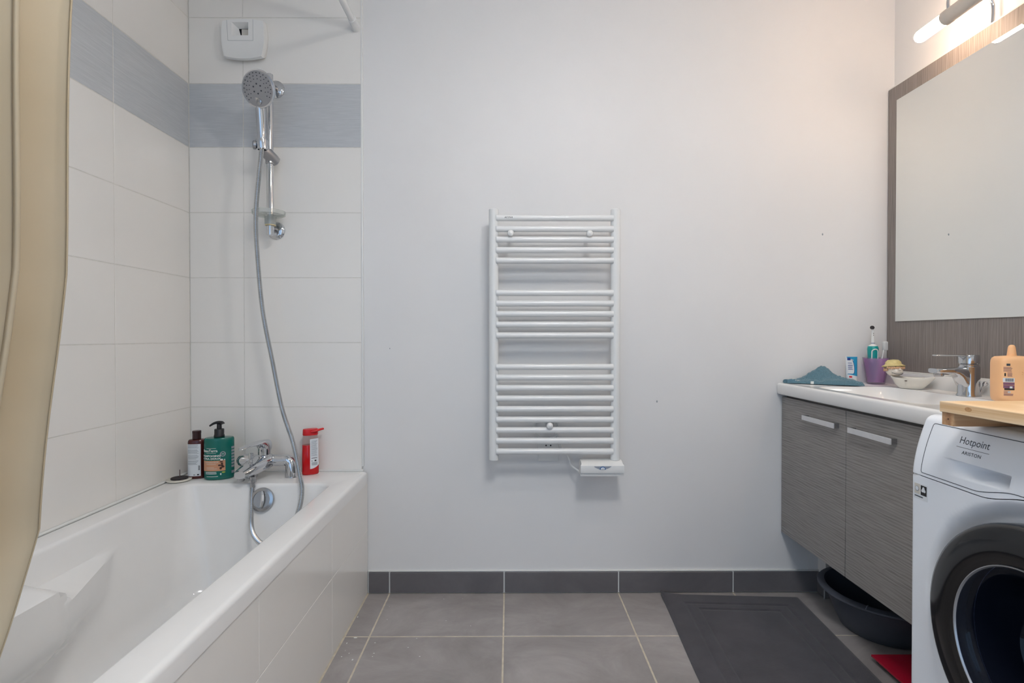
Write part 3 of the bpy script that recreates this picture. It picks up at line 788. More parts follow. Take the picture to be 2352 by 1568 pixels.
part('cap_lid', MB().tube(bez([rl(0.000, -0.0185, 0.164), rl(0.016, -0.0200, 0.166), rl(0.034, -0.016, 0.1695), rl(0.046, -0.010, 0.1705)], 6), 0, 14, radii=[lerp(0.004, 0.0045, math.sin(PI * i / 18)) for i in range(19)], flat=0.9), 'red_plastic', cap)
rw = wrap(rc, RW, RD, RA, 2.4, 0.0008); rw2 = wrap(rc, RW, RD, RA, 2.4, 0.0013)
rlab = part('label', MB().grid(lambda u, v: rw(lerp(-0.004, lerp(0.0310, 0.0280, v), u), lerp(0.022 + 0.014 * u * u, 0.135 + 0.002 * u, v)), 12, 10), 'label_white', rb)
lines(rw2, [0.128 - 0.0036 * i for i in range(17)], 'print_grey', rlab, 'label_print', 0.000, 0.024, 0.0013, 0.3)
part('label_bar', patch(rw2, 0.001, 0.022, 0.0615, 0.0635, 6, 1), 'print_black', rlab)
part('label_icon', patch(rw2, 0.012, 0.019, 0.050, 0.0555, 3, 1), 'print_black', rlab)
part('label_icon', patch(rw2, 0.001, 0.005, 0.050, 0.054, 3, 1), 'print_grey', rlab)
brc = MB()
for i in range(9): brc.grid(lambda u, v: rw2(lerp(0.002 + i * 0.0024, 0.0035 + i * 0.0024, u), lerp(0.035, 0.047, v)), 1, 1)
part('barcode', brc, 'print_grey', rlab)

# ================================================================== TOWEL RADIATOR
RYC = 2.012
rad = thing('towel_radiator', 'white ladder towel radiator with thermostat box on the painted wall', 'radiator', (0.17, RYC, 0.53))
sR = RYC / 1226.4
def rpx(px, py): return ((px - 1170) * sR, 1.01 - (py - 772) * sR)
xa, zt = rpx(1134, 481); xb, zb = rpx(1413.5, 1057)
for x in (xa, xb):
    part('post', MB().lathe([(0.0155, 0), (0.018, 0.0025), (0.018, zt - zb - 0.0025), (0.0155, zt - zb)], (x, RYC, zb), (0, 0, 1), 28), 'white_paint_metal', rad)
ty = [502.5, 527.2, 551.6, 575.4, 599.5, 673, 697, 721, 745.3, 770, 842, 866, 890.2, 914.2, 938.5, 962.7, 986.8, 1011, 1035.5]
bars = []
tube_me = MB().cyl((xa + 0.010, 0, 0), (xb - 0.010, 0, 0), 0.0118, 20).mesh('tube', 'white_paint_metal')
for y in ty:
    z = rpx(0, y)[1]
    bars.append(put('tube', tube_me, rad, (0, RYC - 0.010, z)))
ax_, az_ = rpx(1158.5, 505)
cz = rpx(0, 502.5)[1]
def onbar(x, y):
    a = (y - 0.0025) / 0.0118
    return (ax_ + x, RYC - 0.010 - 0.0122 * math.cos(a), cz + 0.0122 * math.sin(a))
part('maker_lettering', text_mb('ACOVA', 0.0085, onbar, 'LEFT', 0.00015, 1.05, 0.25, 1.0), 'print_dark', rad)
for kx, ky in ((1173, 538.5), (1352, 539), (1262, 975.5)):
    x, z = rpx(kx, ky)
    hbk = part('wall_fixing', MB().cyl((x, YB, z), (x, RYC - 0.020, z), 0.008, 14), 'white_plastic', rad)
    part('fixing_knob', MB().lathe([(0.012, 0.0), (0.0125, 0.003), (0.011, 0.010), (0.006, 0.0135), (0, 0.0142)], (x, RYC - 0.020, z), (0, -1, 0), 24), 'white_plastic', hbk)
# thermostat box
bx0, bz1 = rpx(1331, 1058); bx1, bz0 = rpx(1429.5, 1089)
prof = [(2.036, bz1 + 0.002), (2.000, bz1 + 0.003), (1.978, bz1 - 0.004), (1.970, bz1 - 0.010), (1.968, bz1 - 0.024), (1.972, bz0 + 0.013), (1.980, bz0 + 0.011), (1.980, bz0 + 0.008), (1.976, bz0 + 0.007), (1.978, bz0), (2.036, bz0)]
tb = part('thermostat_box', MB().loft([[(bx0 + (0.004 if i < 3 else 0), y, z) for i, (y, z) in enumerate(prof)], [(bx1 - (0.004 if i < 3 else 0), y, z) for i, (y, z) in enumerate(prof)]]), 'white_plastic', rad, 25)
cx_ = (bx0 + bx1) / 2; lt = bz1 - 0.0115
def lens(hw, dp, y, n=24):
    P = [(cx_ + hw * (-1 + 2 * i / n), y, lt) for i in range(n + 1)]
    P += [(cx_ + hw * (1 - 2 * i / n), y, lt - dp * (1 - (1 - 2 * i / n) ** 2)) for i in range(1, n)]
    return MB().add(P, [tuple(range(len(P)))])
part('dial_window', lens(0.033, 0.0125, 1.9675), 'tape_grey', tb)
dr = MB()
P = []
for i in range(21):
    a = PI * i / 20 * 1.08 - 0.13
    P.append((cx_ + 0.011 * math.cos(a), 1.9668, lt - 0.011 + 0.0105 * math.sin(a)))
for i in range(21):
    a = PI * (20 - i) / 20 * 1.08 - 0.13
    P.append((cx_ + 0.0078 * math.cos(a), 1.9668, lt - 0.011 + 0.0075 * math.sin(a)))
part('dial_scale', MB().add(P, [(i, i + 1, 40 - i, 41 - i) for i in range(20)]), 'blue_dial', tb)
part('dial_knob', MB().lathe([(0.0074, 0), (0.0072, 0.002), (0.006, 0.0025), (0, 0.0025)], (cx_ + 0.0005, 1.968, lt - 0.0085), (0, -1, 0), 24, 1, 0.62, ref=(1, 0, 0)), 'label_white', tb)
part('dial_pointer', MB().tube([(cx_ - 0.002, 1.9652, lt - 0.011), (cx_ + 0.003, 1.9652, lt - 0.007)], 0.0006, 6), 'tape_grey', tb)
part('indicator_dot', MB().lathe([(0.0008, 0), (0, 0.0006)], (cx_ - 0.0165, 1.9672, lt - 0.004), (0, -1, 0), 8), 'print_black', tb)
# socket, coiled flex
so = thing('wall_outlet', 'white wall outlet plate half hidden behind the bottom radiator bars', 'outlet', (0.16, YB, 0.56))
sx, sz = 0.153, 0.560
part('plate', MB().box((sx - 0.040, YB - 0.010, sz - 0.040), (sx + 0.040, YB, sz + 0.040), 0.003), 'white_plastic', so)
for dx in (-0.009, 0.009):
    part('terminal_hole', MB().lathe([(0.003, 0), (0.003, 0.001), (0, 0.001)], (sx + dx, YB - 0.0098, sz + 0.022), (0, -1, 0), 12), 'print_black', so)
fx = MB()
circ = []
for i in range(56):
    a = 2 * PI * i / 28 + 1.2
    rr = 0.044 + 0.006 * (i / 55)
    circ.append((0.143 + rr * math.cos(a), YB - 0.014 - 0.009 * (i / 55), 0.650 + 0.90 * rr * math.sin(a)))
tail = bez([circ[-1], (0.195, YB - 0.018, 0.590), (0.218, YB - 0.022, 0.560), (0.232, 2.066, 0.532), (0.240, 2.055, 0.512), (0.262, 2.035, 0.497), (bx0 + 0.003, 2.020, 0.494)], 8)
solo('radiator_flex', fx.tube(circ + tail[1:], 0.0033, 8), 'white_plastic', 'thin white power cable coiled behind the radiator, ending at the thermostat box', 'cable')

# ================================================================== BASIN UNIT
CXF = 1.072; CYN = 1.286; CYF_ = 2.092
cab = thing('vanity_cabinet', 'dark oak wall-hung cabinet under the white washbasin', 'cabinet', (1.28, 1.69, 0.241))
part('carcass', MB().box((CXF + 0.020, CYN, 0.243), (XR - 0.002, CYN + 0.016, 0.781)).box((CXF + 0.020, CYF_ - 0.016, 0.243), (XR - 0.002, CYF_, 0.781)).box((CXF + 0.020, CYN + 0.016, 0.243), (XR - 0.002, CYF_ - 0.016, 0.259)).box((XR - 0.012, CYN + 0.016, 0.259), (XR - 0.002, CYF_ - 0.016, 0.781)).box((CXF + 0.020, CYN + 0.016, 0.755), (CXF + 0.036, CYF_ - 0.016, 0.781)), 'oak_dark_horizontal', cab)
for y0, y1 in ((1.6945, CYF_), (CYN, 1.6915)):
    dr_ = part('door', MB().box((CXF, y0, 0.241), (CXF + 0.018, y1, 0.773), 0.0008, 1), 'oak_dark_horizontal', cab)
    if y0 > 1.5: ya, yb = 1.727, 1.915
    else: ya, yb = 1.467, 1.655
    hz_ = 0.7185
    part('handle', MB().box((CXF - 0.020, ya, hz_ - 0.0085), (CXF - 0.016, yb, hz_ + 0.0085), 0.0006, 1), 'alu', dr_, label='flat satin aluminium bar handle')
    part('handle_foot', MB().box((CXF - 0.016, ya + 0.001, hz_ - 0.008), (CXF + 0.001, ya + 0.012, hz_ + 0.008)), 'chrome_satin', dr_)
    part('handle_foot', MB().box((CXF - 0.016, yb - 0.012, hz_ - 0.008), (CXF + 0.001, yb - 0.001, hz_ + 0.008)), 'chrome_satin', dr_)
# washbasin top
BZ = 0.828
bas = thing('washbasin', 'white moulded washbasin top with shallow bowl over the oak cabinet', 'washbasin', (1.27, 1.69, 0.783))
rings = []
bx0_, bx1_, by0_, by1_ = 1.053, 1.4855, 1.272, 2.0985
def br(x0, x1, y0, y1, r, z): rings.append([(a, b, z) for a, b in rrect(x0, x1, y0, y1, r, 8, 14)])
br(bx0_ + 0.03, bx1_ - 0.03, by0_ + 0.03, by1_ - 0.03, 0.003, 0.784)
br(bx0_ + 0.004, bx1_ - 0.001, by0_ + 0.004, by1_ - 0.001, 0.006, 0.784)
br(bx0_, bx1_, by0_, by1_, 0.008, 0.789)
br(bx0_, bx1_, by0_, by1_, 0.008, BZ - 0.010)
for k in range(1, 5):
    a = PI / 2 * k / 4; o = 0.008 * (1 - math.cos(a))
    br(bx0_ + o, bx1_ - o, by0_ + o, by1_ - o, 0.008, BZ - 0.010 + 0.010 * math.sin(a))
br(bx0_ + 0.022, bx1_ - 0.03, by0_ + 0.022, by1_ - 0.03, 0.010, BZ)
br(bx0_ + 0.025, bx1_ - 0.033, by0_ + 0.025, by1_ - 0.033, 0.012, BZ - 0.0022)
bw = (1.110, 1.385, 1.440, 1.945)
for k in range(0, 9):
    t = k / 8; a = PI / 2 * t
    o = 0.075 * (1 - math.cos(a)); 
    br(bw[0] + o, bw[1] - o * 0.7, bw[2] + o, bw[3] - o * 1.5, 0.05 + 0.02 * t, BZ - 0.0025 - 0.085 * math.sin(a) ** 1.5)
br(bw[0] + 0.10, bw[1] - 0.09, bw[2] + 0.18, bw[3] - 0.22, 0.02, BZ - 0.091)
part('basin', MB().loft(rings, True, True), 'acrylic', bas, 45)
part('upstand', MB().box((1.4605, by0_ + 0.002, BZ - 0.004), (1.4855, YB - 0.002, 0.876), 0.003, 2), 'acrylic', bas)
part('sealant', MB().tube([(1.4845, by0_ + 0.002, 0.8765), (1.4845, YB - 0.004, 0.8765)], 0.0022, 8), 'caulk', bas)
part('drain', MB().lathe([(0.022, 0), (0.022, 0.002), (0.012, 0.004), (0, 0.004)], (1.27, 1.68, BZ - 0.091), (0, 0, 1), 28), 'chrome', bas)
# basin tap
BTX, BTY = 1.418, 1.640
bt = thing('basin_mixer_tap', 'chrome single lever mixer on the washbasin', 'tap', (BTX, BTY, BZ))
z0 = BZ - 0.002
part('body', MB().lathe([(0.031, 0), (0.031, 0.003), (0.028, 0.009), (0.0275, 0.075), (0.0275, 0.090), (0.0245, 0.093), (0.0245, 0.097)], (BTX, BTY, z0), (0, 0, 1), 36), 'chrome', bt)
spr = []
for dx, hw, zt_, zb_ in ((0.0, 0.023, 0.088, 0.005), (-0.024, 0.023, 0.088, 0.028), (-0.034, 0.0225, 0.088, 0.050), (-0.046, 0.022, 0.088, 0.063), (-0.062, 0.0215, 0.087, 0.069), (-0.085, 0.021, 0.086, 0.070), (-0.105, 0.0205, 0.086, 0.069), (-0.112, 0.018, 0.085, 0.071)):
    zc, hz_ = (zt_ + zb_) / 2, (zt_ - zb_) / 2
    q = []
    for i in range(24):
        a = 2 * PI * i / 24
        q.append((BTX + dx, BTY + hw * math.copysign(abs(math.cos(a)) ** 0.5, math.cos(a)), z0 + zc + hz_ * math.copysign(abs(math.sin(a)) ** 0.5, math.sin(a))))
    spr.append(q)
part('spout', MB().loft(spr), 'chrome', bt)
part('aerator', MB().lathe([(0.013, 0), (0.0135, -0.008), (0.0115, -0.011), (0, -0.009)], (BTX - 0.094, BTY, z0 + 0.071), (-0.12, 0, 1), 24), 'chrome_satin', bt)
lvb = part('lever_cap', MB().lathe([(0.0235, 0), (0.0265, 0.003), (0.0265, 0.026), (0.0245, 0.029), (0, 0.030)], (BTX, BTY, z0 + 0.098), (0, 0, 1), 36), 'chrome', bt)
ll = []
for dx, hw, zc, hz_ in ((0.0, 0.020, 0.1245, 0.0035), (-0.03, 0.019, 0.1245, 0.0035), (-0.07, 0.016, 0.1250, 0.0030), (-0.100, 0.013, 0.1255, 0.0028), (-0.108, 0.008, 0.1255, 0.0018)):
    ll.append([(BTX + dx, BTY + hw * math.cos(2 * PI * i / 20), z0 + zc + hz_ * math.sin(2 * PI * i / 20)) for i in range(20)])
part('lever', MB().loft(ll), 'chrome', lvb)
part('popup_rod', MB().tube([(BTX + 0.016, BTY - 0.020, z0 + 0.0), (BTX + 0.024, BTY - 0.024, z0 + 0.034)], 0.0025, 10).lathe([(0.003, 0), (0.007, 0.006), (0.007, 0.012), (0.004, 0.015)], (BTX + 0.024, BTY - 0.024, z0 + 0.032), (0.35, -0.45, 0.85), 16), 'chrome', bt)
# wall panel with mirror
PXF = 1.4865
mp_ = thing('wall_mirror', 'dark oak panel carrying a large frameless mirror on the right wall', 'mirror', (XR, 1.5, 0.876))
part('backing_panel', MB().box((PXF, 0.62, 0.8765), (XR, YB - 0.004, 1.972), 0.0008, 1), 'oak_dark_vertical', mp_)
part('mirror_glass', MB().box((PXF - 0.0045, 0.67, 1.066), (PXF - 0.0002, 2.046, 1.914), 0.0012, 1), 'mirror_silver', mp_)
part('top_bead', MB().box((PXF + 0.004, 0.62, 1.972), (XR, YB - 0.002, 1.979), 0.001, 1), 'caulk', mp_)
# mirror lamp
LX, LZ_ = 1.356, 1.998
lamp = thing('mirror_lamp', 'tubular mirror lamp with glowing ends and bent chrome arms over the mirror', 'lamp', (LX, 1.54, LZ_))
gl = []
for k in range(9):
    a = PI / 2 * k / 8; gl.append((0.0195 * math.sin(a) + 0.0001, 0.0195 * (1 - math.cos(a))))
part('glow_tube', MB().lathe(gl + [(0.0195, 0.115)], (LX, 1.780, LZ_), (0, -1, 0), 28), 'lamp_glow', lamp)
part('glow_tube', MB().lathe(gl + [(0.0195, 0.115)], (LX, 1.295, LZ_), (0, 1, 0), 28), 'lamp_glow', lamp)
part('holder', MB().lathe([(0.0196, 0), (0.0225, 0.001), (0.0225, 0.016), (0.0205, 0.020), (0.0215, 0.026), (0.0215, 0.225), (0.0205, 0.231), (0.0225, 0.235), (0.0225, 0.250), (0.0196, 0.251)], (LX, 1.412, LZ_), (0, 1, 0), 28), 'lamp_satin', lamp)
for y in (1.652, 1.424):
    arm = bez([(LX, y, LZ_ + 0.018), (LX + 0.002, y, LZ_ + 0.055), (LX + 0.040, y, LZ_ + 0.098), (LX + 0.092, y, LZ_ + 0.092), (1.4915, y, LZ_ + 0.045), (1.4935, y, 1.978)], 8)
    part('arm', MB().tube(arm, 0.0048, 12), 'chrome', lamp)
# ---- pendant bulb hanging from the ceiling, out of the picture above
pb = thing('pendant_bulb', 'bare pendant bulb on a cord below the ceiling', 'lamp', (0.26, 1.10, 2.5))
PBZ = 2.0
part('ceiling_rose', MB().lathe([(0.05, 0), (0.05, -0.006), (0.03, -0.022), (0.006, -0.026)], (0.26, 1.10, ZC), (0, 0, 1), 28), 'white_plastic', pb)
part('cord', MB().cyl((0.26, 1.10, PBZ + 0.085), (0.26, 1.10, ZC - 0.02), 0.003, 8), 'white_plastic', pb)
part('socket', MB().lathe([(0.019, 0.03), (0.020, 0.05), (0.017, 0.075), (0.006, 0.088)], (0.26, 1.10, PBZ), (0, 0, 1), 24), 'white_plastic', pb)
part('bulb', MB().lathe([(0.0, -0.036), (0.010, -0.0348), (0.018, -0.030), (0.0235, -0.021), (0.0255, -0.010), (0.024, 0.002), (0.020, 0.014), (0.019, 0.030)], (0.26, 1.10, PBZ), (0, 0, 1), 28), 'bulb_glow', pb)

# ---- round ceiling fill light, added out of view to brighten the room
clt = thing('added_ceiling_fill', 'added round ceiling fill light with white diffuser', 'lamp', (0.3, 0.12, ZC))
part('base', MB().lathe([(0.26, 0), (0.26, -0.030), (0.245, -0.036)], (0.3, 0.12, ZC), (0, 0, 1), 48), 'white_plastic', clt)
part('diffuser', MB().lathe([(0.245, -0.034), (0.23, -0.048), (0.15, -0.060), (0.0, -0.064)], (0.3, 0.12, ZC), (0, 0, 1), 48), 'ceiling_fill_glow', clt)

# ================================================================== THINGS ON THE BASIN
# washcloth
wc = thing('washcloth', 'teal terry wash mitt lying crumpled on the washbasin corner', 'washcloth', (1.17, 2.02, BZ))
def cloth_h(u, v):
    h = 0.009 + 0.045 * math.exp(-((u - 0.60) / 0.13) ** 2 - ((v - 0.62) / 0.30) ** 2) + 0.026 * math.exp(-((u - 0.42) / 0.17) ** 2 - ((v - 0.66) / 0.36) ** 2)
    h += 0.014 * math.exp(-((u - 0.78) / 0.22) ** 2 - ((v - 0.4) / 0.4) ** 2)
    h += 0.0015 * math.sin(23 * u + 7 * v) + 0.001 * math.sin(41 * u - 13 * v)
    e = min(1, min(v, 1 - v) / 0.10, (1 - u) / 0.06)
    return h * math.sqrt(max(0.05, 1 - (1 - e) ** 2))
def cloth_xy(u, v):
    return (1.071 + 0.228 * u + 0.004 * math.sin(9 * v), lerp(lerp(2.052, 1.945, smooth(0, 1, u)), lerp(2.088, 2.070, u), v) + 0.003 * math.sin(12 * u))
from mathutils import noise as mnoise
def cf(u, v):
    x, y = cloth_xy(u, v)
    n = 0.0028 * mnoise.noise(Vector((x * 190, y * 190, 1.3))) * min(1, u / 0.2)
    return (x, y, BZ + 0.0022 + cloth_h(u, v) + n)
def cb(u, v):
    x, y = cloth_xy(u, v)
    return (x, y, BZ + 0.0006 + 0.35 * max(0, cloth_h(u, v) - 0.02))
part('mitt', MB().slab(cf, 110, 56, cb), 'terry', wc, 80)
def band(u, v):
    x, y, z = cf(0.004 + 0.150 * u, v); return (x, y, z + 0.0008)
part('hem_band', MB().grid(band, 10, 26), 'terry_band', wc, 80)
st = MB()
for i in range(12):
    v = 0.10 + 0.8 * i / 11
    x, y, z = cf(0.168 + 0.012 * math.sin(i * 2.1), v)
    st.tube([(x - 0.003, y, z + 0.0012), (x + 0.002, y + 0.003, z + 0.0022), (x + 0.004, y - 0.001, z + 0.0012)], 0.0009, 6)
part('stitching', st, 'print_white', wc)
xq, yq, zq = cf(0.34, 0.0)
part('care_tag', MB().box((xq - 0.006, yq - 0.004, BZ + 0.0008), (xq + 0.006, yq - 0.002, BZ + 0.011), 0.0004, 1), 'print_white', wc)
# toothpaste
tc = (1.318, 2.050, BZ - 0.001)
tpst = thing('toothpaste_tube', 'white and blue toothpaste tube standing on its cap by the wall', 'toothpaste', tc)
part('cap', oval_bottle(MB(), tc, 0.0195, 0.015, [(0.96, 0), (1.0, 0.001), (1.02, 0.022), (1.02, 0.023)], pw=2.2), 'white_plastic', tpst)
tr_ = []
for k in range(9):
    t = k / 8; hw = lerp(0.0205, 0.0225, t); hd_ = lerp(0.015, 0.0012, t ** 0.8)
    tr_.append([(tc[0] + hw * math.cos(2 * PI * i / 28), tc[1] + hd_ * math.sin(2 * PI * i / 28), tc[2] + lerp(0.023, 0.106, t)) for i in range(28)])
part('tube_body', MB().loft(tr_), 'label_white', tpst)
def tw(x, z, e=0.0007):
    t = max(0, min(1, (z - 0.023) / 0.083)); hw = lerp(0.0205, 0.0225, t); hd_ = lerp(0.015, 0.0012, t ** 0.8)
    q = max(-0.995, min(0.995, x / hw))
    return (tc[0] + x, tc[1] - hd_ * math.sqrt(1 - q * q) - e, tc[2] + z)
part('blue_field', MB().grid(lambda u, v: tw(lerp(lerp(-0.019, 0.0035 * math.sin(v * 9) + 0.002, smooth(0, 0.25, v)) if v < 0.85 else lerp(0.004, -0.021, smooth(0.8, 1, v)), 0.0218, u), lerp(0.033 + 0.004 * math.cos(3 * u), 0.104, v)), 8, 24), 'blue_tube', tpst)
def disc(fn, x, z, a, b, n=24): return MB().add([fn(x + a * math.cos(2 * PI * i / n), z + b * math.sin(2 * PI * i / n)) for i in range(n)], [tuple(range(n))])
wd = MB().grid(lambda u, v: tw(lerp(-0.0205, 0.0065 * math.sqrt(max(0, 1 - (2 * v - 1) ** 2)) - 0.001, u), lerp(0.040, 0.088, v), 0.0012), 8, 16)
part('white_panel', wd, 'label_white', tpst)
part('blue_edge', MB().tube([tw(0.0065 * math.sqrt(max(0, 1 - a * a)), 0.064 + 0.026 * a, 0.0012) for a in [-1 + i / 10 for i in range(21)]], 0.0007, 6), 'navy_print', tpst)
part('logo_print', MB().grid(lambda u, v: tw(lerp(-0.018, -0.006, u), lerp(0.091, 0.100, v), 0.0012), 4, 2), 'navy_print', tpst)
twl = lambda x, z: tw(x, z, 0.0017)
lines(twl, [0.081, 0.0765, 0.0705, 0.0690, 0.0640, 0.0620, 0.0570, 0.0555], 'navy_print', tpst, 'label_print', -0.017, 0.003, 0.0012, 0.35)
part('red_mark', MB().grid(lambda u, v: tw(lerp(-0.015, -0.006, u), lerp(0.0245, 0.0310, v), 0.0010), 3, 1), 'red_plastic', tpst)
part('dark_mark', MB().add([tw(-0.017, 0.003, 0.0014), tw(-0.010, 0.003, 0.0014), tw(-0.0145, 0.017, 0.0014)], [(0, 1, 2)]), 'print_black', tpst)
# tumbler
uc = (1.410, 2.046, BZ + 0.0002)
tum = thing('tumbler', 'translucent violet tumbler holding the toothbrushes', 'tumbler', uc)
part('outer_shell', MB().lathe([(0.0, 0.0005), (0.029, 0.0005), (0.0305, 0.003), (0.0335, 0.030), (0.0395, 0.070), (0.0445, 0.1005), (0.0430, 0.1005)], uc, (0, 0, 1), 40, capa=False, capb=False), 'tumbler_grey', tum)
part('inner_liner', MB().lathe([(0.0, 0.006), (0.0270, 0.006), (0.0300, 0.030), (0.0360, 0.070), (0.0405, 0.0965)], uc, (0, 0, 1), 40, capa=False, capb=False), 'tumbler_violet', tum)
# electric toothbrush
eb = Vector((1.402, 2.048, BZ + 0.0085)); ed = Vector((-0.02, 0.0, 1)).normalized()
et = thing('electric_toothbrush', 'teal electric toothbrush with dark round brush head in the tumbler', 'toothbrush', eb[:])
part('handle_body', MB().lathe([(0.010, 0), (0.0125, 0.006), (0.0155, 0.05), (0.0180, 0.10), (0.0188, 0.125), (0.0172, 0.134), (0.0150, 0.136)], eb, ed, 32), 'teal', et)
part('collar', MB().lathe([(0.0148, 0.1355), (0.012, 0.140), (0.0068, 0.142), (0.0064, 0.146)], eb, ed, 28), 'white_plastic', et)
part('ring', MB().lathe([(0.0062, 0.1455), (0.0062, 0.148)], eb, ed, 20), 'navy_print', et)
part('brush_neck', MB().lathe([(0.0058, 0.148), (0.0056, 0.158), (0.0045, 0.190), (0.0036, 0.202)], eb, ed, 20), 'white_plastic', et)
hp_ = eb + ed * 0.207 + Vector((0, -0.001, 0))
bh = part('brush_head', MB().lathe([(0.004, -0.005), (0.0075, -0.003), (0.0080, 0.002), (0.0072, 0.003)], hp_, (-0.75, -0.66, 0), 24), 'white_plastic', et)
part('bristles', MB().lathe([(0.0068, 0.0028), (0.0072, 0.010), (0.0055, 0.0108), (0.003, 0.0098), (0, 0.0098)], hp_, (-0.75, -0.66, 0), 20), 'soap_black', bh)
for dz in (0.176, 0.183):
    part('neck_mark', MB().box((eb.x - 0.0050, eb.y - 0.0062, eb.z + dz), (eb.x - 0.0034, eb.y - 0.0046, eb.z + dz + 0.0032)), 'print_black', et)
def arch(hw, zt_, th):
    P = [(-hw, 0.076)] + [(-hw * math.cos(PI * i / 16), zt_ - hw + hw * math.sin(PI * i / 16)) for i in range(17)] + [(hw, 0.076)]
    mb = MB(); pts_ = []
    for x, z in P:
        rr = lerp(0.0132, 0.0190, z / 0.125)
        pts_.append(eb + ed * z + Vector((x - 0.003, -math.sqrt(max(0, rr * rr - (x - 0.003) ** 2)) - 0.0002, 0)))
    return mb.tube(pts_, th, 8)
part('grip_arch', arch(0.0100, 0.124, 0.0022), 'white_plastic', et)
# manual toothbrush
mbp = [Vector((1.402, 2.036, BZ + 0.008)), Vector((1.428, 2.040, BZ + 0.094)), Vector((1.4375, 2.042, BZ + 0.132)), Vector((1.441, 2.043, BZ + 0.160))]
mtb = thing('toothbrush', 'white manual toothbrush with covered head leaning in the tumbler', 'toothbrush', mbp[0][:])
part('stem', MB().tube(bez(mbp, 8), 0, 10, radii=[lerp(0.0052, 0.0030, i / 24) for i in range(25)], flat=0.75), 'white_plastic', mtb)
part('head_cover', MB().box((1.4335, 2.034, BZ + 0.127), (1.4505, 2.050, BZ + 0.163), 0.005, 3), 'cap_plastic', mtb)
part('bristles', MB().box((1.4375, 2.036, BZ + 0.134), (1.4445, 2.046, BZ + 0.157), 0.002, 2), 'print_white', mtb)
part('bristle_mark', MB().box((1.4385, 2.0352, BZ + 0.145), (1.4410, 2.0364, BZ + 0.155)).box((1.4410, 2.0352, BZ + 0.152), (1.4440, 2.0364, BZ + 0.155)), 'print_dark', mtb)
# soap dish with smiling head in a straw hat
A = Vector((1.382, 1.925, 0)); B = Vector((1.434, 1.805, 0)); ax = (B - A).normalized(); perp = Vector((-ax.y, ax.x, 0)); mid = (A + B) / 2; HL = (B - A).length / 2
sd = thing('soap_dish', 'cream ceramic boat-shaped soap dish with a smiling head in a straw hat', 'soap dish', (mid.x, mid.y, BZ))
def boat(k, z, lift=0.0, n=36):
    out = []
    for i in range(n):
        a = 2 * PI * i / n
        ca_, sa_ = math.cos(a), math.sin(a)
        x = HL * k * (ca_ if ca_ < 0 else ca_ * (1.0 + 0.18 * max(0, ca_) ** 6 * (1 if k > 0.8 else 0)))
        y = 0.036 * k * sa_ * (1.0 if ca_ < 0.3 else 1 - 0.25 * (ca_ - 0.3))
        zz = z + lift * (abs(ca_) ** 3)
        q = mid + ax * x + perp * y
        out.append((q.x, q.y, BZ - 0.0015 + zz))
    return out
part('bowl', MB().loft([boat(0.50, 0.0), boat(0.58, 0.002), boat(0.74, 0.012), boat(0.90, 0.028, 0.004), boat(1.0, 0.034, 0.008), boat(0.97, 0.037, 0.009), boat(0.90, 0.033, 0.007), boat(0.70, 0.014), boat(0.45, 0.007)]), 'ceramic_cream', sd, 60)
part('soap', MB().loft([[(mid.x + ax.x * x * s + perp.x * y * s + ax.x * 0.012, mid.y + ax.y * x * s + perp.y * y * s + ax.y * 0.012, BZ + z) for x, y in [(0.036 * math.cos(2 * PI * i / 24), 0.021 * math.sin(2 * PI * i / 24)) for i in range(24)]] for s, z in ((0.8, 0.018), (1.0, 0.022), (1.0, 0.036), (0.85, 0.0395))]), 'ceramic_cream', sd)
hc = A + ax * 0.010 + Vector((0, 0, BZ + 0.058))
HP = hc + Vector((0, 0, -0.016))
hd2 = part('head', MB().lathe([(0.0, -0.020), (0.011, -0.0175), (0.0185, -0.009), (0.0205, 0.0), (0.0185, 0.009), (0.011, 0.0175), (0, 0.020)], hc, (0, 0, 1), 24, 1.05, 0.95, ref=ax[:]).scaled(HP, 1.28), 'skin_glaze', sd)
fw = (ax * 0.75 + Vector((-0.55, -0.62, 0)) * 0.7).normalized(); sd_ = Vector((-fw.y, fw.x, 0))
part('muzzle', MB().lathe([(0, -0.012), (0.009, -0.009), (0.0125, 0.0), (0.009, 0.009), (0, 0.012)], hc + fw * 0.013 + Vector((0, 0, -0.005)), (0, 0, 1), 20, 1.0, 1.25, ref=fw[:]).scaled(HP, 1.28), 'skin_glaze', hd2)
part('nose', MB().lathe([(0, -0.0045), (0.0045, 0), (0, 0.0045)], hc + fw * 0.0255 + Vector((0, 0, 0.001)), (0, 0, 1), 12).scaled(HP, 1.28), 'skin_glaze', hd2)
for s in (-1, 1):
    part('eye', MB().lathe([(0.0032, -0.001), (0.003, 0.0012), (0, 0.002)], hc + fw * 0.0185 + sd_ * (0.0075 * s) + Vector((0, 0, 0.0075)), fw, 12).scaled(HP, 1.28), 'print_black', hd2)
sm = [hc + Vector((0, 0, -0.008 - 0.004 * math.cos(a * 1.5))) + fw * (0.0262 * math.cos(a)) + sd_ * (0.017 * math.sin(a)) for a in [-1.0 + 0.2 * i for i in range(11)]]
part('smile', MB().tube(sm, 0.0007, 6).scaled(HP, 1.28), 'print_dark', hd2)
hat = part('straw_hat', MB().lathe([(0.0265, 0.0065), (0.0275, 0.009), (0.022, 0.012), (0.0195, 0.014), (0.0185, 0.020), (0.013, 0.0255), (0, 0.027)], hc + Vector((0, 0, 0.001)) - fw * 0.002, (-0.12 * fw.x, -0.12 * fw.y, 1), 28).scaled(HP, 1.28), 'straw', hd2)
cr = MB()
random.seed(3)
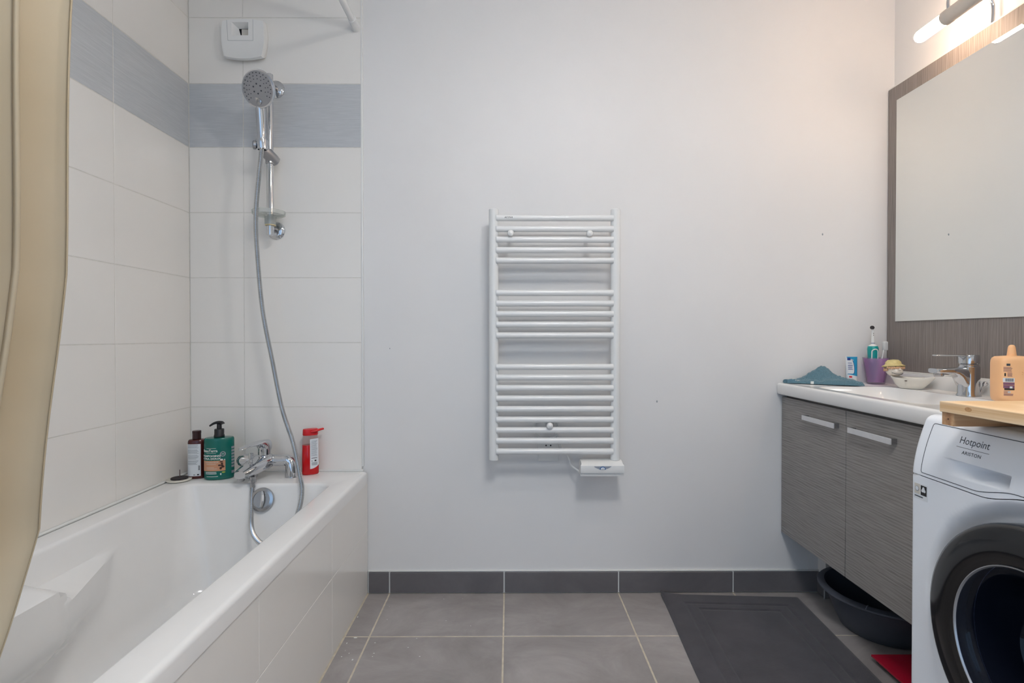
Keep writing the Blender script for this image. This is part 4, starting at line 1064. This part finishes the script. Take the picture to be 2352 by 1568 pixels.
for i in range(26):
    a = 2 * PI * i / 26
    p = hc + fw * (0.0215 * math.cos(a)) + sd_ * (0.0215 * math.sin(a)) + Vector((0, 0, 0.006 - 0.010 * (1 if math.cos(a) < 0.3 else 0.1) * random.random()))
    cr.lathe([(0, -0.004), (0.0035, -0.002), (0.0042, 0), (0.0035, 0.002), (0, 0.004)], p, (0, 0, 1), 8)
part('curls', cr.scaled(HP, 1.28), 'hair_brown', hd2)
part('glaze_spots', MB().box((mid.x - 0.0343, mid.y - 0.024, BZ + 0.026), (mid.x - 0.0305, mid.y - 0.0175, BZ + 0.0285)), 'brown_print', sd)
# orange bottle
oc = (1.405, 1.484, BZ + 0.0003); OA = -0.2
ob = thing('orange_bottle', 'orange plastic lotion bottle with pointed spout behind the pine board', 'bottle', oc)
part('bottle_body', oval_bottle(MB(), oc, 0.044, 0.031, [(0.86, 0.0), (0.95, 0.004), (0.985, 0.012), (1.0, 0.03), (1.0, 0.106), (0.985, 0.114), (0.93, 0.121), (0.80, 0.1255), (0.3, 0.1275)], seg=56, ang=OA, pw=4.0), 'orange_bottle', ob)
part('spout_cap', MB().lathe([(0.0115, 0), (0.0105, 0.006), (0.0085, 0.024), (0.0070, 0.029), (0.004, 0.0315), (0, 0.032)], (oc[0] - 0.002, oc[1], oc[2] + 0.126), (0, 0, 1), 28, 1.1, 0.8), 'orange_bottle', ob)
ow = wrap(oc, 0.044, 0.031, OA, 4.0, 0.0007)
OX = -0.026
lines(ow, [0.096 - 0.0028 * i for i in range(5)], 'violet_print', ob, 'label_print', OX - 0.012, OX + 0.010, 0.0010, 0.3)
part('brand_mark', patch(ow, OX - 0.006, OX + 0.002, 0.1005, 0.1065, 3, 1), 'print_dark', ob)
part('bottle_pictogram', patch(ow, OX - 0.010, OX - 0.007, 0.072, 0.0805, 2, 1), 'print_black', ob)
lines(ow, [0.0805 - 0.0030 * i for i in range(4)], 'violet_print', ob, 'label_print', OX - 0.004, OX + 0.008, 0.0012, 0.2)
part('label_band', patch(ow, OX - 0.013, OX + 0.012, 0.0555, 0.0670, 6, 1), 'label_white', ob)
ow2 = wrap(oc, 0.044, 0.031, OA, 4.0, 0.0012)
bcm = MB()
for i in range(9): bcm.grid(lambda u, v: ow2(lerp(OX - 0.008 + i * 0.002, OX - 0.0069 + i * 0.002, u), lerp(0.0575, 0.0655, v)), 1, 1)
part('barcode', bcm, 'print_dark', ob)
part('label_band', patch(ow, OX - 0.012, OX + 0.012, 0.0480, 0.0545, 6, 1), 'violet_print', ob)
part('label_band', patch(ow, OX - 0.010, OX + 0.012, 0.0340, 0.0385, 6, 1), 'print_black', ob)
part('label_band', patch(ow, OX - 0.012, OX + 0.012, 0.0390, 0.0470, 6, 1), 'violet_print', ob)
part('label_spot', patch(ow2, OX + 0.001, OX + 0.007, 0.0385, 0.0440, 3, 1), 'print_white', ob)
part('label_spot', patch(ow, OX - 0.003, OX + 0.003, 0.0255, 0.0305, 3, 1), 'print_white', ob)
lines(ow, [0.030, 0.026, 0.022, 0.019], 'violet_print', ob, 'label_print', OX - 0.011, OX + 0.010, 0.0014, 0.4)
nb = MB()
for i in range(4):
    for j in range(2):
        p = ow(0.005 + i * 0.0075, 0.078 + j * 0.0065); nb.lathe([(0.0016, -0.0006), (0.0012, 0.0008), (0, 0.001)], p, (math.sin(OA), -math.cos(OA), 0), 8)
nbo = part('grip_dots', nb, 'orange_bottle', ob)

# ================================================================== WASHING MACHINE
MA = math.radians(-92.0)
wm = thing('washing_machine', 'white front-loading washing machine with black porthole door', 'washing machine', (0.827, 1.092, 0), rz=MA)
TOPLOC[wm.name] = Vector()
MW, MD, MH = 0.595, 0.575, 0.850
def mpart(name, mb, m, par, angle=40, **k): return part(name, mb, m, par, angle, world=False, **k)
mpart('casing', MB().box((0.0, 0.040, 0.014), (0.012, MD, MH - 0.021), 0.002, 1).box((MW - 0.012, 0.040, 0.014), (MW, MD, MH - 0.021), 0.002, 1).box((0.0002, 0.012, 0.016), (0.010, 0.044, 0.728)).box((MW - 0.010, 0.012, 0.016), (MW - 0.0002, 0.044, 0.728)).box((0.010, MD - 0.012, 0.014), (MW - 0.010, MD, MH - 0.021)).box((0.010, 0.045, 0.014), (MW - 0.010, MD - 0.010, 0.024)), 'appliance_white', wm)
def top_prof():
    return [(0.046, MH - 0.0205), (0.0455, MH - 0.003), (0.048, MH), (MD, MH), (MD, MH - 0.0205)]
mpart('top_lid', MB().loft([[(x, y + ins, z - (ins * 0.6)) for y, z in top_prof()] for x, ins in ((0.0, 0.004), (0.004, 0.0), (MW - 0.004, 0.0), (MW, 0.004))]), 'appliance_white', wm, 50)
DCX, DCZ, DR = 0.283, 0.506, 0.207
def fy(x, z):
    r = math.hypot(x - DCX, z - DCZ)
    y = 0.020 * (1 - smooth(DR + 0.006, DR + 0.036, r))
    e = min(x, MW - x) / 0.008
    if e < 1: y += 0.006 * (1 - math.sqrt(max(0, 1 - (1 - max(0, e)) ** 2)))
    return y
def fpanel(u, v):
    """front sheet, radial from the porthole opening (v = 0) to its outer edge (v = 1)"""
    a = FANG[int(round(u * (len(FANG) - 1)))]; ca_, sa_ = math.cos(a), math.sin(a)
    tx = ((MW if ca_ > 0 else 0.0) - DCX) / ca_ if abs(ca_) > 1e-6 else 1e9
    zlim = 0.016
    if sa_ > 0:
        x_ = DCX; t = 0
        for _ in range(12): t = (seam(x_) - 0.0008 - DCZ) / max(sa_, 1e-6); x_ = min(MW, max(0, DCX + ca_ * min(t, tx)))
        tz = t
    else: tz = (zlim - DCZ) / sa_ if sa_ < -1e-6 else 1e9
    R = min(tx, tz); r = lerp(0.150, R, v ** 0.8)
    x, z = DCX + ca_ * r, DCZ + sa_ * r
    return (x, fy(x, z), z)
FANG = [2 * PI * i / 160 for i in range(161)]
for x_c in (0.0, MW):
    for z_c in (0.016, 0.729):                       # the sheet's corners replace the nearest spokes
        a_c = math.atan2(z_c - DCZ, x_c - DCX) % (2 * PI); FANG[int(round(a_c / (2 * PI) * 160))] = a_c
def seam(x): return 0.731 + 0.020 * smooth(0.165, 0.27, x) * (1 - smooth(0.30, 0.40, x)) 
mpart('front_panel', MB().grid(fpanel, len(FANG) - 1, 44).grid(lambda u, v: (fpanel(u, v)[0], 0.045, fpanel(u, v)[2]), len(FANG) - 1, 2), 'appliance_white', wm, 100)
# control panel, leaning back towards the top
def lean(z):
    y = 0.026 * max(0, (z - 0.731) / 0.11) ** 1.6
    if z > 0.838: y += 0.014 * (1 - math.sqrt(max(0, 1 - min(1, (z - 0.838) / 0.012) ** 2)))
    return y
def recess(x, z):
    a = smooth(0.070, 0.17, x) * (1 - smooth(0.2155, 0.2185, x))
    zt_ = 0.7800
    zb_ = 0.752 + 0.0035 * smooth(0.08, 0.21, x)
    if z > zt_ or z < zb_ - 0.012: return 0.0
    t = (zt_ - z) / (zt_ - zb_)
    return 0.030 * a * smooth(0.0, 0.10, t) * (1 - smooth(0.35, 1.15, t))
def cpanel(u, v):
    x = lerp(0.0, MW, u)
    z = lerp(seam(x) + 0.0006, 0.780, v / 0.5) if v < 0.5 else lerp(0.780, MH - 0.0001, (v - 0.5) / 0.5)
    y = lean(z) + recess(x, z)
    e = min(x, MW - x) / 0.008
    if e < 1: y += 0.006 * (1 - math.sqrt(max(0, 1 - (1 - e) ** 2)))
    return (x, y, z)
cp = mpart('control_panel', MB().slab(cpanel, 200, 90, lambda u, v: (cpanel(u, v)[0], 0.070, cpanel(u, v)[2])), 'appliance_white', wm, 60)
mpart('seam_gap', MB().box((0.004, 0.028, 0.722), (MW - 0.004, 0.044, 0.757)), 'dark_gap', wm)
# drawer outline
def onp(x, z, e=0.0004): return (x, lean(z) + recess(x, z) - e, z)
def zb_line(x): return 0.7375 + 0.0155 * smooth(0.150, 0.236, x)
ol = [(0.0335 + 0.005 * math.cos(a), 0.831 + 0.005 * math.sin(a)) for a in [PI / 2 + PI / 2 * i / 5 for i in range(6)]]
ol += [(lerp(0.0285, 0.0265, t), lerp(0.831, 0.7415, t)) for t in [i / 14 for i in range(1, 15)]]
ol += [(0.0305 + 0.004 * math.cos(a), 0.7415 + 0.004 * math.sin(a)) for a in [PI + PI / 2 * i / 4 for i in range(1, 5)]]
ol += [(x, zb_line(x)) for x in [0.034 + 0.213 * i / 40 for i in range(41)]]
ol += [(0.2505, 0.757), (0.2505, 0.79), (0.2505, 0.831), (0.249, 0.835), (0.246, 0.836)]
ol += [(lerp(0.246, 0.0335, i / 20), 0.836) for i in range(1, 20)]
olp = [onp(a, b, 0.0) for a, b in ol]
mpart('drawer_seam', MB().tube(olp, 0.0007, 6, closed=True), 'print_dark', cp)
mpart('maker_lettering', text_mb('Hotpoint', 0.0178, lambda x, y: onp(0.1335 + x, 0.8115 + y, 0.0002), 'CENTER', 0.0, 0.98), 'print_dark', cp)
mpart('lettering_rule', MB().grid(lambda u, v: onp(lerp(0.098, 0.169, u), lerp(0.8042, 0.8049, v), 0.0002), 6, 1), 'print_dark', cp)
mpart('maker_lettering', text_mb('ARISTON', 0.0082, lambda x, y: onp(0.1345 + x, 0.7935 + y, 0.0002), 'CENTER', 0.0001, 1.15, 0, 1.08), 'print_dark', cp)
# energy sticker
def stq(x0, x1, z0, z1, y): return MB().box((x0, y, z0), (x1, y + 0.0004, z1))
stk_ = mpart('sticker', stq(0.0085, 0.0455, 0.682, 0.7145, -0.0003), 'label_white', wm)
mpart('sticker_field', stq(0.0105, 0.0255, 0.692, 0.7125, -0.0006), 'cream_cover', stk_)
mpart('sticker_field', stq(0.0275, 0.0430, 0.692, 0.7115, -0.0006), 'print_black', stk_)
def rdisc(x, z, a, y, n=20, tri=0.0):
    return MB().add([(x + a * (1 + tri * math.cos(3 * t - PI / 2 * 3)) * math.cos(t), y, z + a * (1 + tri * math.cos(3 * t - PI / 2 * 3)) * math.sin(t)) for t in [2 * PI * i / n for i in range(n)]], [tuple(range(n))])
mpart('sticker_emblem', rdisc(0.0180, 0.7025, 0.0055, -0.0009), 'print_grey', stk_)
mpart('sticker_emblem', rdisc(0.0178, 0.7030, 0.0042, -0.0011), 'label_white', stk_)
mpart('sticker_emblem', rdisc(0.0352, 0.7030, 0.0052, -0.0009, 30, 0.22), 'label_white', stk_)
mpart('sticker_print', stq(0.0110, 0.0330, 0.6865, 0.6885, -0.0006), 'print_dark', stk_)
# porthole door
dc_ = (DCX, 0.0, DCZ); out = (0, -1, 0)
dring = mpart('door_ring', MB().lathe([(DR - 0.004, -0.018), (DR, -0.012), (DR, 0.012), (DR - 0.003, 0.019), (DR - 0.010, 0.0225), (DR - 0.025, 0.0255), (0.170, 0.0275), (0.148, 0.0265), (0.142, 0.023)], dc_, out, 96, capa=False, capb=False), 'black_gloss', wm, 60)
mpart('glass_trim', MB().lathe([(0.1422, 0.0228), (0.1418, 0.0242), (0.1404, 0.0242), (0.1384, 0.0205)], dc_, out, 96, capa=False, capb=False), 'nickel', dring, 60)
mpart('porthole_glass', MB().lathe([(0.1385, 0.0215), (0.134, 0.022), (0.128, 0.019), (0.122, 0.008), (0.116, -0.015), (0.108, -0.045), (0.096, -0.070), (0.078, -0.082), (0.04, -0.086), (0.0, -0.087)], dc_, out, 96, capa=False), 'door_glass', dring, 60)
mpart('glass_ridge', MB().lathe([(0.083, -0.0775), (0.0845, -0.074), (0.0815, -0.0745)], dc_, out, 72, capa=False, capb=False), 'nickel', dring, 60)
mpart('door_seal', MB().lathe([(0.150, -0.005), (0.152, -0.032), (0.140, -0.060), (0.146, -0.075), (0.138, -0.100)], dc_, out, 72, capa=False, capb=False), 'drum_rubber', wm, 60)
mpart('drum', MB().lathe([(0.150, -0.100), (0.20, -0.110), (0.205, -0.16), (0.19, -0.30), (0.0, -0.31)], dc_, out, 72, capa=False), 'drum_steel', wm, 60)
for x, y in ((0.05, 0.08), (MW - 0.05, 0.08), (0.05, MD - 0.06), (MW - 0.05, MD - 0.06)):
    mpart('foot', MB().lathe([(0.020, 0), (0.020, 0.010), (0.010, 0.012), (0.010, 0.022)], (x, y, 0), (0, 0, 1), 16), 'rubber', wm)
# pine board on battens
pbx = thing('pine_board', 'pine board on battens lying on top of the washing machine', 'board', (1.09, 0.70, 0.85))
part('board', MB().box((0.782, 0.435, 0.8735), (1.395, 0.966, 0.8925), 0.001, 1), 'pine', pbx)
part('knot', MB().lathe([(0.011, 0), (0.010, 0.0002), (0, 0.0002)], (0.905, 0.865, 0.8925), (0, 0, 1), 20, 0.7, 1.3), 'pine_knot', pbx)
part('knot', MB().lathe([(0.0055, 0), (0, 0.0002)], (0.782, 0.905, 0.8850), (-1, 0, 0), 16, 1.3, 0.7), 'pine_knot', pbx)
for y0 in (0.938, 0.455):
    bt_ = part('batten', MB().box((0.785, y0, 0.8505), (1.39, y0 + 0.026, 0.8735), 0.0006, 1), 'pine_end', pbx)
    part('nail_hole', MB().lathe([(0.0016, 0), (0, 0.0004)], (0.785, y0 + 0.012, 0.862), (-1, 0, 0), 10), 'brown_print', bt_)

# ================================================================== ON THE FLOOR
mt = thing('bath_mat', 'dark grey bath mat with stepped border lying on the floor tiles', 'bath mat', (0.83, 1.66, 0))
MA2 = math.radians(-3.2)
def mat_pt(u, v, top=True):
    w_, l_ = 0.525, 0.80
    x = w_ * u; y = -l_ * v
    e = min(x, w_ - x, -y, l_ + y)
    h = 0.0095 - 0.0028 * (smooth(0.070, 0.074, e) - smooth(0.080, 0.084, e)) - 0.0028 * (smooth(0.112, 0.116, e) - smooth(0.122, 0.126, e))
    h *= 0.35 + 0.65 * smooth(0, 0.012, e)
    lift = 0.012 * max(0, 1 - math.hypot(x, y) / 0.10) ** 2
    ca_, sa_ = math.cos(MA2), math.sin(MA2)
    wob = 0.003 * math.sin(6 * v + 1) * (1 if top else 1)
    return (0.588 + x * ca_ - y * sa_ + wob * (1 - u), 2.074 + x * sa_ + y * ca_, (h if top else 0.0006) + lift)
part('pile', MB().slab(lambda u, v: mat_pt(u, v), 130, 180, lambda u, v: mat_pt(u, v, False)), 'bath_mat', mt, 50)
# dark plastic tub under the cabinet
tubc = (1.298, 1.832, 0.0)
ptb = thing('plastic_tub', 'dark grey round plastic washing-up tub on the floor under the cabinet', 'tub', tubc)
part('tub_wall', MB().lathe([(0.0, 0.0005), (0.128, 0.0005), (0.134, 0.004), (0.150, 0.04), (0.170, 0.09), (0.184, 0.128), (0.180, 0.130), (0.164, 0.09), (0.144, 0.04), (0.128, 0.008), (0.0, 0.006)], tubc, (0, 0, 1), 64), 'bin_grey', ptb)
rim = part('rim', MB().lathe([(0.181, 0.126), (0.198, 0.124), (0.203, 0.128), (0.202, 0.133), (0.190, 0.139), (0.181, 0.138), (0.177, 0.130)], tubc, (0, 0, 1), 64, capa=False, capb=False), 'bin_grey', ptb)
part('rim_seam', MB().tube([(tubc[0] + r * math.cos(3.85), tubc[1] + r * math.sin(3.85), z) for r, z in ((0.180, 0.1385), (0.190, 0.1398), (0.202, 0.134))], 0.0012, 6), 'tape_grey', rim)
# red flat scale
rs = thing('floor_scale', 'flat bright red slab on the floor between bath mat and washing machine', 'scale', (1.27, 1.49, 0))
part('platform', MB().box((1.122, 1.335, 0.0165), (1.425, 1.642, 0.0235), 0.0015, 2), 'red_scale', rs)
part('underside', MB().box((1.132, 1.345, 0.004), (1.415, 1.632, 0.0165), 0.001, 1), 'black_plastic', rs)
for x in (1.15, 1.40):
    for y in (1.36, 1.615):
        part('foot', MB().cyl((x, y, 0.0), (x, y, 0.005), 0.010, 12), 'rubber', rs)
# tiny white crumbs scattered on the tiles beside the bath
cm = MB(); random.seed(11)
for (x, y, k) in [(-0.449, 1.988, 1), (-0.546, 1.914, 2), (-0.516, 1.782, 3), (-0.535, 1.75, 2), (-0.528, 1.709, 1.2), (-0.511, 1.694, 1.4), (-0.529, 1.676, 1.2), (-0.554, 1.681, 1.2), (-0.49, 1.66, 2), (-0.443, 1.752, 1.3), (-0.432, 1.694, 1.5), (-0.432, 1.676, 1), (-0.329, 1.725, 1.3), (-0.283, 1.676, 1.3), (-0.31, 1.777, 1), (-0.252, 2.044, 1), (-0.18, 2.047, 0.8), (-0.225, 1.888, 1), (-0.135, 1.854, 1), (-0.436, 1.897, 1)]:
    a = random.random() * PI; r = 0.0011 * k
    cm.lathe([(r * 0.7, 0.0), (r, 0.0005), (r * 0.5, 0.0011)], (x, y, 0.0), (0, 0, 1), 6, 1.5 * abs(math.cos(a)) + 0.6, 1.5 * abs(math.sin(a)) + 0.6)
cmo = solo('floor_crumbs', cm, 'print_white', 'tiny white crumbs scattered on the floor tiles beside the bath panel', 'crumbs'); cmo['kind'] = 'stuff'
